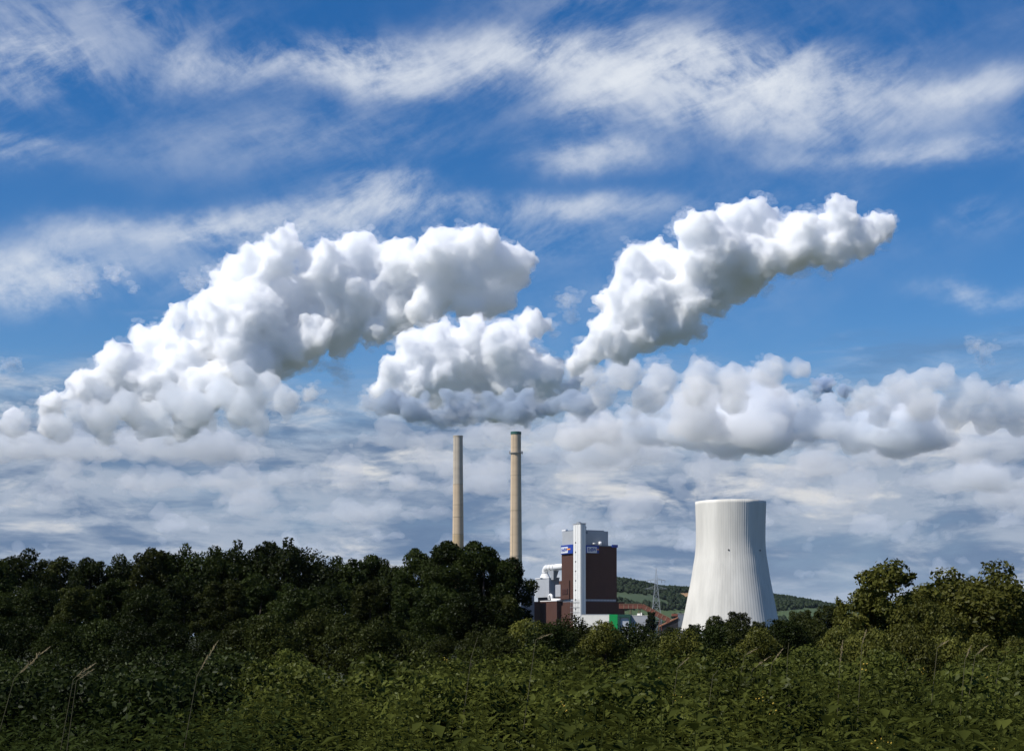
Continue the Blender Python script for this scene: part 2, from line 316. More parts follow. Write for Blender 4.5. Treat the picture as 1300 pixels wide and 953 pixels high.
def build_clouds():
    cumulus('cumulus_cloud', [(365, 315, 28), (342, 335, 35), (455, 320, 38), (420, 345, 40), (510, 335, 38), (560, 330, 38), (605, 320, 35), (640, 335, 32), (668, 335, 20),
        (620, 360, 28), (300, 362, 38), (262, 398, 28), (226, 402, 20), (270, 430, 45), (320, 410, 55), (380, 390, 55), (440, 385, 48), (500, 375, 42), (560, 370, 35),
        (200, 440, 40), (160, 470, 38), (230, 475, 45), (300, 465, 45), (350, 450, 38), (110, 495, 28), (70, 515, 22), (400, 430, 30), (170, 510, 35), (240, 518, 35), (310, 505, 30), (120, 525, 26), (600, 395, 28), (540, 398, 28), (480, 415, 28), (640, 378, 24), (430, 425, 28), (260, 500, 36), (200, 490, 36), (60, 535, 22), (20, 530, 18), (130, 510, 26), (595, 352, 34), (560, 355, 30), (615, 385, 26), (655, 350, 24), (500, 400, 30), (330, 470, 40), (380, 440, 36)],
        6600, .09, 'biggest bright white cumulus cloud sloping up from the left edge', 3, core=.13)
    cumulus('cumulus_cloud', [(676, 415, 24), (640, 420, 24), (600, 425, 28), (565, 430, 30), (530, 450, 30), (502, 478, 26), (560, 465, 45), (610, 465, 48), (660, 460, 40), (692, 478, 28),
        (520, 500, 28), (570, 508, 30), (630, 510, 32), (690, 508, 26), (482, 508, 20), (728, 495, 18), (640, 450, 34), (590, 450, 34), (540, 490, 34), (660, 495, 34), (540, 515, 22), (660, 518, 22), (500, 515, 18)],
        6000, .09, 'white cumulus with a dark flat base right above the two chimneys', 8, depth=1.2, core=.13)
    cumulus('cumulus_cloud', [(962, 277, 32), (925, 285, 32), (885, 305, 35), (845, 330, 35), (810, 355, 40), (786, 385, 32), (800, 410, 35), (840, 385, 35), (880, 350, 38), (930, 325, 40),
        (985, 310, 38), (1010, 287, 22), (1040, 300, 30), (1070, 280, 22), (1085, 300, 25), (1112, 287, 22), (1128, 284, 15), (1122, 296, 20), (1092, 314, 26), (1055, 326, 28), (1000, 335, 20), (820, 430, 28), (785, 440, 30), (750, 450, 22), (728, 466, 18), (840, 425, 20), (1040, 308, 36), (1080, 300, 30), (1104, 290, 22), (1010, 312, 38), (960, 330, 38), (1126, 282, 14), (1060, 282, 26), (905, 368, 36), (870, 382, 36), (765, 425, 26), (850, 362, 46), (900, 330, 44), (960, 306, 40), (1012, 306, 36), (815, 392, 44), (940, 350, 36), (860, 412, 34)],
        6200, .09, 'white arching cumulus high on the right above the cooling tower', 5, core=.13)
    wisp = dict(k=.8, vox=2.6, lvl=1, veil=90, amps=((30, 14), (12, 9), (6, 4)))
    cumulus('small_cloud', [(75, 362, 22), (110, 355, 26), (145, 352, 20), (170, 365, 10)], 6400, .012, 'thin pale grey cloud scrap at the far left', 21, **wisp)
    cumulus('small_cloud', [(245, 348, 20), (275, 340, 18), (290, 325, 10)], 6900, .012, 'thin grey cloud scrap behind the shoulder of the biggest cumulus', 22, **wisp)
    cumulus('small_cloud', [(1050, 485, 24), (1066, 500, 18), (1036, 497, 15), (1012, 513, 10)], 5600, .2, 'small dark grey cloud in front of the right cloud bank', 23, tint=(.62, .72, .85), **wisp)  # dark tint puts this scrap's shade into its droplet colour
    cumulus('small_cloud', [(1250, 447, 14), (1238, 440, 9), (1262, 445, 8)], 7000, .02, 'tiny white cloud puff above the right end of the cloud bank', 24, **wisp)
    cumulus('small_cloud', [(14, 464, 15), (-8, 470, 14)], 7000, .02, 'tiny white cloud puff cut by the left edge', 25, **wisp)
    cumulus('small_cloud', [(425, 470, 22), (440, 490, 18), (410, 462, 12)], 6800, .014, 'thin blue grey cloud scrap between the two left cumulus clouds', 26, **wisp)
    cumulus('small_cloud', [(370, 508, 16), (395, 502, 18), (415, 512, 12), (350, 515, 10)], 7000, .05, 'small bright cumulus below the biggest cumulus', 27, k=.84, lvl=1, veil=160)
    cumulus('small_cloud', [(722, 385, 16), (710, 378, 10), (728, 402, 10)], 6600, .008, 'faint torn cloud scrap left of the arching cumulus', 28, **wisp)
    cumulus('small_cloud', [(20, 538, 24), (70, 540, 26), (130, 536, 28), (190, 530, 30), (250, 522, 32), (310, 516, 32), (365, 512, 24), (160, 515, 24), (280, 495, 28), (340, 492, 26), (-20, 540, 24), (220, 505, 26), (310, 475, 20), (100, 525, 20), (330, 540, 20), (230, 548, 20), (130, 555, 18)],
        6300, .05, 'broad soft grey cloud under the biggest cumulus at left', 30, k=1.0, vox=2.6, lvl=1, veil=500, tint=(.925, .948, .975))  # greyed by tint: its shade is in the droplet colour
    cumulus('small_cloud', [(1100, 505, 22), (1140, 492, 26), (1175, 482, 24), (1200, 480, 22), (1235, 498, 26), (1275, 505, 26), (1310, 505, 28), (1345, 500, 28), (1165, 515, 26), (1215, 522, 26), (1260, 530, 26), (1300, 535, 24), (1340, 532, 24), (1120, 525, 20), (1375, 515, 30), (1080, 520, 16)],
        7000, .04, 'wide grey white cloud of the bank cut by the right edge', 33, k=1.0, vox=2.8, lvl=1, veil=400, tint=(.955, .970, .986))
    cumulus('small_cloud', [(740, 480, 24), (790, 475, 28), (840, 480, 28), (890, 475, 26), (760, 505, 24), (820, 505, 26), (880, 500, 24), (930, 480, 26), (980, 470, 26), (1020, 465, 20), (700, 515, 22), (930, 510, 24)],
        7200, .045, 'wide pale cloud joining the foot of the arching cumulus to the bank', 31, k=1.0, vox=2.6, lvl=1, veil=500, tint=(.985, .991, .997))
    cumulus('small_cloud', [(468+k*18, 511+(k*11 % 7)*2+(8 if 3 < k < 12 else 0), 17+(k*5 % 4)*2) for k in range(16)]+[(540+k*26, 502, 15) for k in range(6)]+[(520+k*22, 530, 13) for k in range(7)], 5750, .085, 'flat shaded base of the middle cumulus above the chimneys, shade put in its colour', 29, k=.95, vox=2.2, lvl=1, veil=600, tint=(.63, .71, .81))  # added body for the cumulus's shaded underside, darkened by its tint
    # the layered bank down to the horizon: a lumpy nearest edge, then broken flat sheets of cloud
    rnd = random.Random(77)
    def top_line(px):   # upper edge of the nearest rank
        return float(np.interp(px, [-200, 0, 60, 200, 420, 470, 690, 740, 800, 860, 930, 1000, 1060, 1150, 1210, 1300, 1500], [512, 512, 518, 520, 535, 560, 520, 480, 468, 466, 448, 442, 468, 458, 470, 490, 500]))
    for grey in (True, False):
        Y = 8300.0 if grey else 7900.0; s = Y/F; P = []; R = []; x = -240.0
        while x < 1540:
            w = rnd.uniform(60, 190) if grey else rnd.uniform(40, 130); mid = x+w/2
            if not (430 < mid < 700 and rnd.random() < .75):
                yb = rnd.uniform(522, 566) if grey else rnd.uniform(500, 556); zb = at(0, yb, Y).z; dy = rnd.uniform(-1, 1)*90*s; p0 = len(P)
                n = max(3, int(w/13))
                for k in range(n):
                    uu = (k+rnd.uniform(.1, .9))/n; px = x+w*uu; env = max(.15, 1-(uu*2-1)**2)**.5
                    tp = top_line(px)+(rnd.uniform(-4, 14) if not grey else rnd.uniform(8, 40)); h = max(12, (yb-tp))*env; m_ = max(1, int(h/16))
                    for q in range(m_):
                        u = (q+.35)/m_; r = min(26, max(7, h*.33))*(1.05-.5*u)*rnd.uniform(.7, 1.25)
                        spawn(rnd, at(px+rnd.uniform(-8, 8), yb-h*u*.95+4, Y)+Vector((0, dy+rnd.uniform(-1, .6)*55*s*(1-.6*u), 0)), r*s, 1, P, R, 9, 7, .2, .26, .55)
                for i in range(p0, len(P)):
                    z = P[i][2]
                    if z < zb: P[i] = (P[i][0], P[i][1], zb+(z-zb)*.75)
            x += w*(rnd.uniform(.35, .7) if grey else rnd.uniform(.9, 1.9))
        R3 = np.repeat(np.array(R)[:, None], 3, 1)*np.array([[1.35, 1.6, .8]])
        me, c = puffs_to_mesh(P, R3, s, 2.6, ((34, 5), (15, 6.5), (7, 4.0), (4, 1.6)))
        me.name = 'cloud_bank'; o = link('cloud_bank', me, cloud_material((.04 if grey else .032)/s, (.89, .925, .965) if grey else (.984, .990, .997))); o.location = c  # grey half of the bank has its shade put into the tint
        tag(o, 'grey lumpy clouds along the upper edge of the cloud bank' if grey else 'white lumpy clouds along the upper edge of the cloud bank', 'cloud bank', 'cloud bank rows', 'stuff')
    NM = ('nearest', 'second', 'third', 'fourth', 'fifth', 'farthest')
    for ri, (Y, by, hh, dpx, vox) in enumerate(((8900, 590, 60, .040, 2.6), (10400, 622, 52, .036, 2.6), (12700, 654, 46, .032, 2.6), (16000, 684, 38, .03, 2.5), (20500, 708, 32, .028, 2.4), (27000, 730, 26, .026, 2.3))):
        for grey in ((True, False) if ri < 3 else (False,)):
            s = Y/F; P = []; R = []
            x = -240.0
            while x < 1540:
                w = rnd.uniform(60, 300) if grey else rnd.uniform(30, 110)
                yb = by+rnd.uniform(-16, 12)-(0 if grey else 8); zb = at(0, yb, Y).z
                nbig = max(3, int(w/rnd.uniform(9, 17))); dy = rnd.uniform(-1, 1)*110*s
                p0 = len(P); flat = rnd.uniform(.35, 1.0) if grey else rnd.uniform(.7, 1.15)
                for k in range(nbig):
                    uu = (k+rnd.uniform(.1, .9))/nbig; px = x+w*uu; env = max(.15, 1-(uu*2-1)**2)**.5
                    h = hh*env*rnd.uniform(.45, 1.2)*flat
                    r = max(4, min(h*.45, 30)*rnd.uniform(.7, 1.2)); n = max(1, int(round((h-r)/(r*.9))))
                    for q in range(n):
                        c = at(px+rnd.uniform(-.5, .5)*r, yb-r*.5-(h-1.45*r)*(q/max(1, n-1) if n > 1 else .4), Y)+Vector((0, dy+rnd.uniform(-2.5, 2.5)*r*s, 0))
                        spawn(rnd, c, r*s, 1, P, R, 7, 7, .1, .28, .6)
                for i in range(p0, len(P)):
                    z = P[i][2]
                    if z < zb: P[i] = (P[i][0], P[i][1], zb+(z-zb)*.35)
                x += w*(rnd.uniform(.6, 1.1) if grey else rnd.uniform(1.0, 2.6))
            R3 = np.repeat(np.array(R)[:, None], 3, 1)*np.array([[1.7, 1.9, .72] if grey else [1.3, 1.3, .85]])
            me, c = puffs_to_mesh(P, R3, s, vox, ((34, 5), (15, 5.5), (7, 3.4)))
            me.name = 'cloud_bank'; o = link('cloud_bank', me, cloud_material(dpx/s*.42, (.91, .94, .972) if grey else (.972, .982, .994))); o.location = c  # grey rows absorb light, so their shade is painted by tint
            tag(o, ('grey clouds' if grey else 'small white sunlit clouds')+' in the '+NM[ri]+' row of the cloud bank', 'cloud bank', 'cloud bank rows', 'stuff')
build_clouds()

# ------------------------------------------------------------------ ground, hills
M_EARTH = mat('earth_and_grass', (.035, .045, .018), .95, scale=.05, col2=(.06, .06, .03), bump=.05)
def build_ground():
    n = 40; xs = np.concatenate((-np.geomspace(15000, 60, 22), np.linspace(-40, 40, 9), np.geomspace(60, 15000, 22))); ys = np.concatenate((np.linspace(-400, 60, 12), np.geomspace(90, 16000, 34)))
    X, Yg = np.meshgrid(xs, ys); Z = np.zeros_like(X)
    V = np.stack([X, Yg, Z], -1).reshape(-1, 3); nx, ny = len(xs), len(ys)
    i = np.arange(ny-1)[:, None]*nx+np.arange(nx-1)[None]; q = np.stack([i, i+1, i+nx+1, i+nx], -1).reshape(-1)
    o = link('ground', np_mesh('ground', V, q, np.full(len(q)//4, 4), True), M_EARTH); tag(o, 'flat earth and grass under the weeds and trees', None, None, 'structure')
build_ground()

HILL = ([300, 420, 520, 600, 680, 720, 760, 783, 800, 830, 860, 880, 910, 950, 985, 1010, 1040, 1080, 1120, 1200, 1300, 1400],
        [806, 803, 800, 790, 763, 746, 731, 731, 734, 742, 744, 745, 747, 751, 756, 761, 769, 775, 784, 794, 800, 806])
def hill_h(X, Yh):
    """height of the wooded hill: its skyline stands at about 4.6 km"""
    px = 650+X*F/4600; top = (HY-np.interp(px, *HILL))*4600/F
    t = np.clip((Yh-2900)/1700, 0, 1); t = t*t*(3-2*t); back = np.clip(1-(Yh-4600)/2600, 0, 1); back = back*back*(3-2*back)
    n = fbm(np.stack([X/420, Yh/420, X*0], -1).reshape(-1, 3), 4, 3).reshape(np.shape(X))
    return top*np.where(Yh < 4600, t, back)*(.93+.0*n)+(n-.5)*46*t*(1-t)*2
def hill_material():
    m = mat('hill_ground', (.03, .05, .022), .95, scale=.004, col2=(.05, .075, .03))
    nt = m.node_tree; N = nt.nodes; L = nt.links; b = N['Principled BSDF']
    src = b.inputs['Base Color'].links[0].from_socket
    at_ = N.new('ShaderNodeVertexColor'); at_.layer_name = 'land_use'
    sp = N.new('ShaderNodeSeparateColor'); L.new(at_.outputs[0], sp.inputs[0])
    m1 = N.new('ShaderNodeMixRGB'); L.new(sp.outputs[0], m1.inputs[0]); L.new(src, m1.inputs[1]); m1.inputs[2].default_value = (.05, .078, .028, 1)
    m2 = N.new('ShaderNodeMixRGB'); L.new(sp.outputs[1], m2.inputs[0]); L.new(m1.outputs[0], m2.inputs[1]); m2.inputs[2].default_value = (.28, .17, .085, 1)
    L.new(m2.outputs[0], b.inputs['Base Color']); return m
def land_use(X, Yh, Z):
    """meadow and bare-field patches on the hill (photo column, photo row, half sizes)"""
    px = 650+X*F/Yh; py = HY-(Z-EYE)*F/Yh; j = (vnoise(np.stack([X/90, Yh/90, X*0], -1), 9)-.5)*.8
    meadow = np.zeros_like(X); field = np.zeros_like(X)
    for cx, cy_, rx, ry in ((1045, 781, 60, 9), (815, 779, 40, 6), (1090, 786, 50, 6), (868, 778, 30, 5), (700, 775, 30, 8)):
        meadow = np.maximum(meadow, (((px-cx)/rx)**2+((py-cy_)/ry)**2+j < 1)*1.0)
    for cx, cy_, rx, ry in ((872, 755, 15, 3.2),):
        field = np.maximum(field, (((px-cx)/rx)**2+((py-cy_)/ry)**2+j*.6 < 1)*1.0)
    return meadow, field
M_HILLWOOD = leaf_mat('hill_wood', (.012, .021, .011), (.027, .040, .018), .0, .006)
def build_hills():
    xs = np.linspace(-1500, 2300, 190); ys = np.concatenate((np.linspace(2850, 4900, 110), np.linspace(5000, 7300, 20)))
    X, Yh = np.meshgrid(xs, ys); Z = hill_h(X, Yh)-1.0
    V = np.stack([X, Yh, Z], -1).reshape(-1, 3); nx, ny = len(xs), len(ys)
    i = np.arange(ny-1)[:, None]*nx+np.arange(nx-1)[None]; q = np.stack([i, i+1, i+nx+1, i+nx], -1).reshape(-1)
    me = np_mesh('hill', V, q, np.full(len(q)//4, 4), True)
    md, fl = land_use(V[:, 0], V[:, 1], V[:, 2])
    ca = me.color_attributes.new('land_use', 'FLOAT_COLOR', 'POINT'); ca.data.foreach_set('color', np.stack([md, fl, md*0, md*0+1], -1).astype(np.float32).ravel())
    tag(link('hill', me, hill_material()), 'wooded hill with a few fields behind the power station', None, None, 'structure')
    # woods on it
    r = np.random.default_rng(5); n = 12000
    x = r.uniform(150, 1250, n); y = r.uniform(3050, 4720, n); z = hill_h(x, y)
    md, fl = land_use(x, y, z); keep = (md+fl < .5) & (z > 8) & (fbm(np.stack([x/160, y/160, x*0], -1), 3, 21) > .33)
    x, y, z = x[keep], y[keep], z[keep]; n = len(x)
    iv, fi = ico(1); R = r.uniform(3.0, 7.0, n); jit = 1+.35*(r.random((n, len(iv)))-.5)
    V = iv[None]*jit[..., None]*R[:, None, None]*np.array([1, 1, 1.15])+np.stack([x, y, z+R*.75], -1)[:, None]
    Fa = (fi[None]+(np.arange(n)*len(iv))[:, None, None]).reshape(-1)
    tag(link('hill_wood', np_mesh('hill_wood', V.reshape(-1, 3), Fa, np.full(len(Fa)//3, 3)), M_HILLWOOD), 'dark woods covering the far hill', 'wood', None, 'stuff')
    # a farther ridge
    xs = np.linspace(1500, 9000, 90); ys = np.linspace(12500, 15200, 12)
    X, Yh = np.meshgrid(xs, ys); px = 650+X*F/13800
    top = (HY-np.interp(px, [860, 980, 1060, 1100, 1200, 1400, 1700], [806, 790, 769, 766, 770, 776, 800]))*13800/F
    Z = top*np.sin(np.clip((Yh-12500)/2700, 0, 1)*math.pi)*(.9+.2*fbm(np.stack([X/900, Yh/900, X*0], -1).reshape(-1, 3), 3, 8).reshape(X.shape))
    V = np.stack([X, Yh, Z], -1).reshape(-1, 3); nx, ny = len(xs), len(ys)
    i = np.arange(ny-1)[:, None]*nx+np.arange(nx-1)[None]; q = np.stack([i, i+1, i+nx+1, i+nx], -1).reshape(-1)
    tag(link('ridge', np_mesh('ridge', V, q, np.full(len(q)//4, 4), True), mat('ridge_wood', (.03, .05, .03), .95, scale=.003)), 'far blue ridge right of the hill', None, None, 'structure')
build_hills()

# ------------------------------------------------------------------ power station
M_CONC_W = mat('pale_tower_concrete', (.60, .585, .53), .85, .17, .06, (1, 1, .12), bump=.02)
M_CONC = mat('chimney_concrete', (.60, .47, .32), .85, scale=.05, stretch=(.3, .3, 1.2), col2=(.50, .39, .26), bump=.02)
M_CONC_G = mat('grey_chimney_concrete', (.48, .42, .33), .85, .10, .08, (.3, .3, 1.5))
M_CONC_D = mat('ochre_chimney_concrete', (.48, .36, .21), .85, .10, .08, (.3, .3, 1.5))
M_JOINT = mat('stained_joint', (.42, .34, .23), .9, .1)
M_COPPER = mat('green_cap_paint', (.03, .11, .09), .6)
M_STEEL = mat('galvanised_steel', (.36, .38, .38), .5, .1, metal=.4)
M_BROWN = mat('brown_red_cladding', (.082, .043, .034), .8, .10, .06, spec=.08, grooves=(1, 2.4, .10))
M_BROWNX = mat('brown_red_cladding_front', (.082, .043, .034), .8, .10, .06, spec=.08, grooves=(0, 2.4, .10))
M_WHITE = mat('white_shaft_panels', (.72, .72, .69), .6, .05, .1, grooves=(2, 4.0, .06))
M_GREY = mat('light_grey_cladding', (.36, .38, .40), .6, .06, .1, grooves=(1, 3.0, .08))
M_SLATE = mat('slate_blue_cladding', (.15, .18, .22), .65, .08, .1)
M_DUCT = mat('white_metal_duct', (.78, .78, .77), .35, .05, .2, spec=.5)
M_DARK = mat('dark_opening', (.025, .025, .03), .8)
M_GLASSY = mat('pale_strip_glazing', (.42, .45, .50), .3, .12, .6, spec=.5)
M_BLUE = mat('blue_sign_enamel', (.015, .05, .30), .4, .02)
M_PANEL = mat('white_sign_panel', (.70, .72, .74), .45, .03)
M_ORANGE = mat('orange_sign_mark', (.85, .30, .02), .45, .02)
M_GREEN = mat('green_sheet_cladding', (.0, .26, .06), .55, .05)
M_DGREEN = mat('dark_green_cladding', (.01, .055, .04), .55, .05)
M_WALLW = mat('off_white_render', (.75, .73, .66), .8, .06, .2)
M_WALLG = mat('grey_render', (.34, .35, .37), .8, .08, .2)
M_RUST = mat('red_brown_gallery_paint', (.21, .075, .048), .7, .12, .2)
M_ROOFO = mat('orange_brown_roof', (.30, .14, .08), .7, .1, .3)

CX, CY, PHI = (733-650)*.8, 1600.0, math.radians(27.5)
CP, SP = math.cos(PHI), math.sin(PHI)
# plan coordinates of the station: a runs back along the sunlit side, b runs right along the shaded side
def ab(a, b): return Vector((CX+b*CP-a*SP, CY+b*SP+a*CP, 0))
def zof(py, a, b): return EYE+(HY-py)*ab(a, b).y/F
def a_at(px, b):   # a of the photo column px on the line b
    k = (px-650)/F; return (CX+b*CP-k*(CY+b*SP))/(SP+k*CP)
def b_at(px, a):
    k = (px-650)/F; return (k*(CY+a*CP)-CX+a*SP)/(CP-k*SP)

def prism(mb, a0, a1, b0, b1, z0, z1):
    """block in plan coordinates, local frame x = b, y = a"""
    return mb.box(b0, b1, a0, a1, z0, z1)
def station_thing(name, label, cat, group=None): return thing(name, (CX, CY, 0), label, cat, group, PHI)

def text_mesh(txt, size, depth):
    c = bpy.data.curves.new('lettering', 'FONT'); c.body = txt; c.size = size; c.extrude = depth; c.align_x = 'CENTER'; c.align_y = 'CENTER'; c.offset = size*.02
    o = bpy.data.objects.new('lettering', c); COL.objects.link(o); dg = bpy.context.evaluated_depsgraph_get()
    me = bpy.data.meshes.new_from_object(o.evaluated_get(dg)); bpy.data.objects.remove(o); bpy.data.curves.remove(c); return me

def build_boiler():
    t = station_thing('boiler_house', 'tall brown red boiler house with grey top floors and white corner shaft', 'power station')
    Bm = b_at(783, 0); Am = a_at(713, 0)
    zt = zof(693, 0, Bm*.5); zb = zof(760, 0, Bm*.5)
    m1 = MB(); prism(m1, 0, Am, 0, Bm, zb, zt); o = m1.build('main_block', M_BROWN, t)
    # ledge round the foot of the block, stepped out on the sunlit side
    MB().box(-1.2, 6, a_at(714, -1.2)-14, Am+3.5, zb, zof(737, Am, 0)).build('stair_wing', M_BROWN, t)
    # grey upper floors
    zg = zof(673.5, 4, 15); bg1 = b_at(772, 3)
    g = MB(); prism(g, 3, Am-.5, .6, bg1, zt, zg); up = g.build('upper_block', M_GREY, t)
    rp = MB(); prism(rp, 6, Am-3, 3, bg1-3, zg, zg+1.0); rp.build('roof', M_SLATE, t)
    MB().box(9, 15, 8, 20, zg+1, zg+2.6).build('roof_vent', M_STEEL, t); MB().box(2, 5, 28, 36, zg+1, zg+2.4).build('roof_vent', M_DUCT, t)
    pr = MB()
    pr.box(-.25, Bm+.25, -.25, .15, zt, zt+.9).box(Bm-.15, Bm+.25, .2, Am, zt, zt+.9).box(-.25, .15, .2, Am, zt, zt+.9); pr.build('parapet', M_SLATE, t)
    # louvres on the sunlit side
    lv = MB(); a0, a1 = a_at(713.8, -1.25), a_at(720.8, -1.25); z0, z1 = zof(754, 20, 0), zof(747, 20, 0)
    lv.box(-1.6, -1.2, a1, a0, z0, z1); lf = lv.build('louvre', M_DARK, t)
    for k in range(7):
        z = z0+(z1-z0)*(k+.5)/7; MB().bar((-1.75, a1, z), (-1.75, a0, z), .35, .18).build('slat', M_RUST, lf)
    # pale strip glazing between the block and the lower annexe: single panes
    zs0, zs1 = zof(762.5, 0, 10), zb-.05
    st = MB(); prism(st, .6, Am, .6, Bm-.6, zs0-1, zs1); st.build('strip_wall', M_SLATE, t)
    for k in range(12):
        b0 = .8+(Bm-1.6)*k/12; MB().box(b0+.25, b0+(Bm-1.6)/12-.25, .35, .62, zs0+.3, zs1-.4).build('pane', M_GLASSY, t)
    for k in range(9):
        a0 = 1+(Am-2)*k/9; MB().box(.35, .62, a0+.3, a0+(Am-2)/9-.3, zs0+.3, zs1-.4).build('pane', M_GLASSY, t)
    # lower annexe
    zl = zof(763.5, 0, 20); Br = b_at(793, -3)
    an = MB(); an.box(-1, Br, -3, Am+8, 0, zl); an.build('annexe', M_BROWN, t)
    bA = -6.3; aB = a_at(707, bA); aE = a_at(686, bA)
    an2 = MB(); an2.box(bA, 4, aB, aE, 0, zof(762.5, aB, bA)); an2.build('annexe', M_BROWN, t)
    bC = b_at(655, aE); an3 = MB(); an3.box(bC, bA+3, aE+.5, aE+18, 0, zof(763, aE, bC)); an3.build('annexe', M_BROWNX, t)
    cp = MB(); cp.box(bA-.3, 4, aB-.3, aE, zof(762.5, aB, bA), zof(762.5, aB, bA)+.8); cp.build('coping', M_DUCT, t)
    # white corner shaft
    S_a = -13.0; S_b = b_at(737, S_a); s_a1 = a_at(728, S_b); s_b1 = b_at(743.6, S_a)
    zS = zof(664.5, S_a, S_b); sh = MB(); sh.box(S_b, s_b1, S_a, s_a1, 0, zS); shaft = sh.build('corner_shaft', M_WHITE, t)
    for k, (u0, u1) in enumerate(((.02, .3), (.36, .62), (.68, .97))):     # vertical panel strips stand a little proud
        aa0, aa1 = S_a+(s_a1-S_a)*u0, S_a+(s_a1-S_a)*u1; MB().box(S_b-.35, S_b-.02, aa0, aa1, 6, zS-.8).build('panel_strip', M_WHITE, shaft)
    for (u0, u1) in ((.05, .45), (.55, .95)):
        bb0, bb1 = S_b+(s_b1-S_b)*u0, S_b+(s_b1-S_b)*u1; MB().box(bb0, bb1, S_a-.35, S_a-.02, 6, zS-.8).build('panel_strip', M_WHITE, shaft)
    for k in range(9):                                                     # small stair windows
        z = zS*(.17+.083*k); aa = S_a+(s_a1-S_a)*.65; MB().box(S_b-.42, S_b-.05, aa-1.0, aa+.9, z, z+1.4).build('stair_window', M_DARK, shaft)
    cb = MB().box(S_b-.5, s_b1+.5, S_a-.5, s_a1+.5, zS, zS+.7); cb.build('cap', M_WALLG, shaft)
    MB().box(S_b+1.5, S_b+4.5, s_a1-8, s_a1-3, zS+.7, zS+2.2).build('lift_hood', M_STEEL, shaft)
    hd = MB()
    for k in range(2): hd.box(s_b1, s_b1+2.5+k*1.5, S_a+3, S_a+9, zS-4.5-k*5, zS-2.2-k*5)
    hd.build('side_hood', M_SLATE, shaft)
    # roof ledge cylinder
    bc, ac = b_at(762, 1.5), 1.5; MB().lathe([(0, zt+.9), (1.7, zt+.9), (1.7, zof(687.5, 1.5, bc)), (0, zof(687, 1.5, bc))], 20, bc, ac).build('roof_tank', M_DUCT, t, True)
    bc2 = b_at(754.5, 1.8); MB().lathe([(0, zt+.9), (1.9, zt+.9), (1.9, zof(689, 1.5, bc2)), (0, zof(688.6, 1.5, bc2))], 20, bc2, 1.8).build('roof_tank', M_STEEL, t, True)
    for k in range(3):
        b_ = b_at(766+k*3, .4); MB().tube([(b_, .4, zt+.8), (b_, .4, zt+6-k)], .12, 6).build('mast', M_STEEL, t)
    # signs
    def sign(frame_, panel, blue, bar, letters, side):
        s_ = MB(); s_.box(*frame_); so_ = s_.build('sign', M_BLUE, t)
        MB().box(*panel).build('panel', M_PANEL, so_); MB().box(*bar).build('orange_mark', M_ORANGE, so_)
        h = (panel[5]-panel[4]); wdt = (panel[3]-panel[2]) if side == 'a' else (panel[1]-panel[0])
        me = text_mesh('EnBW', 1.0, .01); me.materials.clear(); l = link('lettering', me, M_BLUE, so_)
        ext = max(v.co.x for v in me.vertices)-min(v.co.x for v in me.vertices); sx = wdt*.84/ext; sz = h*.60/.72
        l.scale = (sx, sz, 6)
        if side == 'a': l.location = (panel[0]-.12, (panel[2]+panel[3])/2, (panel[4]+panel[5])/2); l.rotation_euler = (math.pi/2, 0, -math.pi/2)
        else: l.location = ((panel[0]+panel[1])/2, panel[2]-.12, (panel[4]+panel[5])/2); l.rotation_euler = (math.pi/2, 0, 0)
    bs = -1.6; z0, z1 = zof(703, 25, 0), zof(691.8, 25, 0)
    aL, aR, aM = a_at(712, bs), a_at(727.2, bs), a_at(721, bs)
    sign((bs, -.1, aR, aL, z0, z1), (bs-.15, bs-.02, aM, aL-.8, z0+.9, z1-1.9), None, (bs-.18, bs-.03, aR+5, aM+3, z0+(z1-z0)*.42, z0+(z1-z0)*.58), 'EnBW', 'a')
    asg = -1.6; z0, z1 = zof(702.5, 0, 12), zof(691.8, 0, 12)
    bL, bM = b_at(742, asg), b_at(757.6, asg)
    sign((bL, b_at(760.5, asg), asg, -.1, z0+.6, z1), (b_at(745.3, asg), bM, asg-.15, asg-.02, z0+.9, z1-1.6), None, (bM+.3, bM+2.2, asg-.16, asg-.03, z0+(z1-z0)*.45, z0+(z1-z0)*.6), 'EnBW', 'b')
    MB().box(b_at(777.5, asg), Bm+.4, asg, -.1, zof(694.2, 0, 30), zof(690.8, 0, 30)).build('corner_sign', M_BLUE, t)
        # railings on the shaft foot
    rl = MB()
    for k in range(5): rl.bar((S_b-.9, S_a+2+k*4, 18), (S_b-.9, S_a+2+k*4, 40), .25)
    for z in (22, 27, 32, 37): rl.bar((S_b-.9, S_a+1, z), (S_b-.9, S_a+20, z), .25)
    rl.build('ladder_cage', M_STEEL, t)
build_boiler()

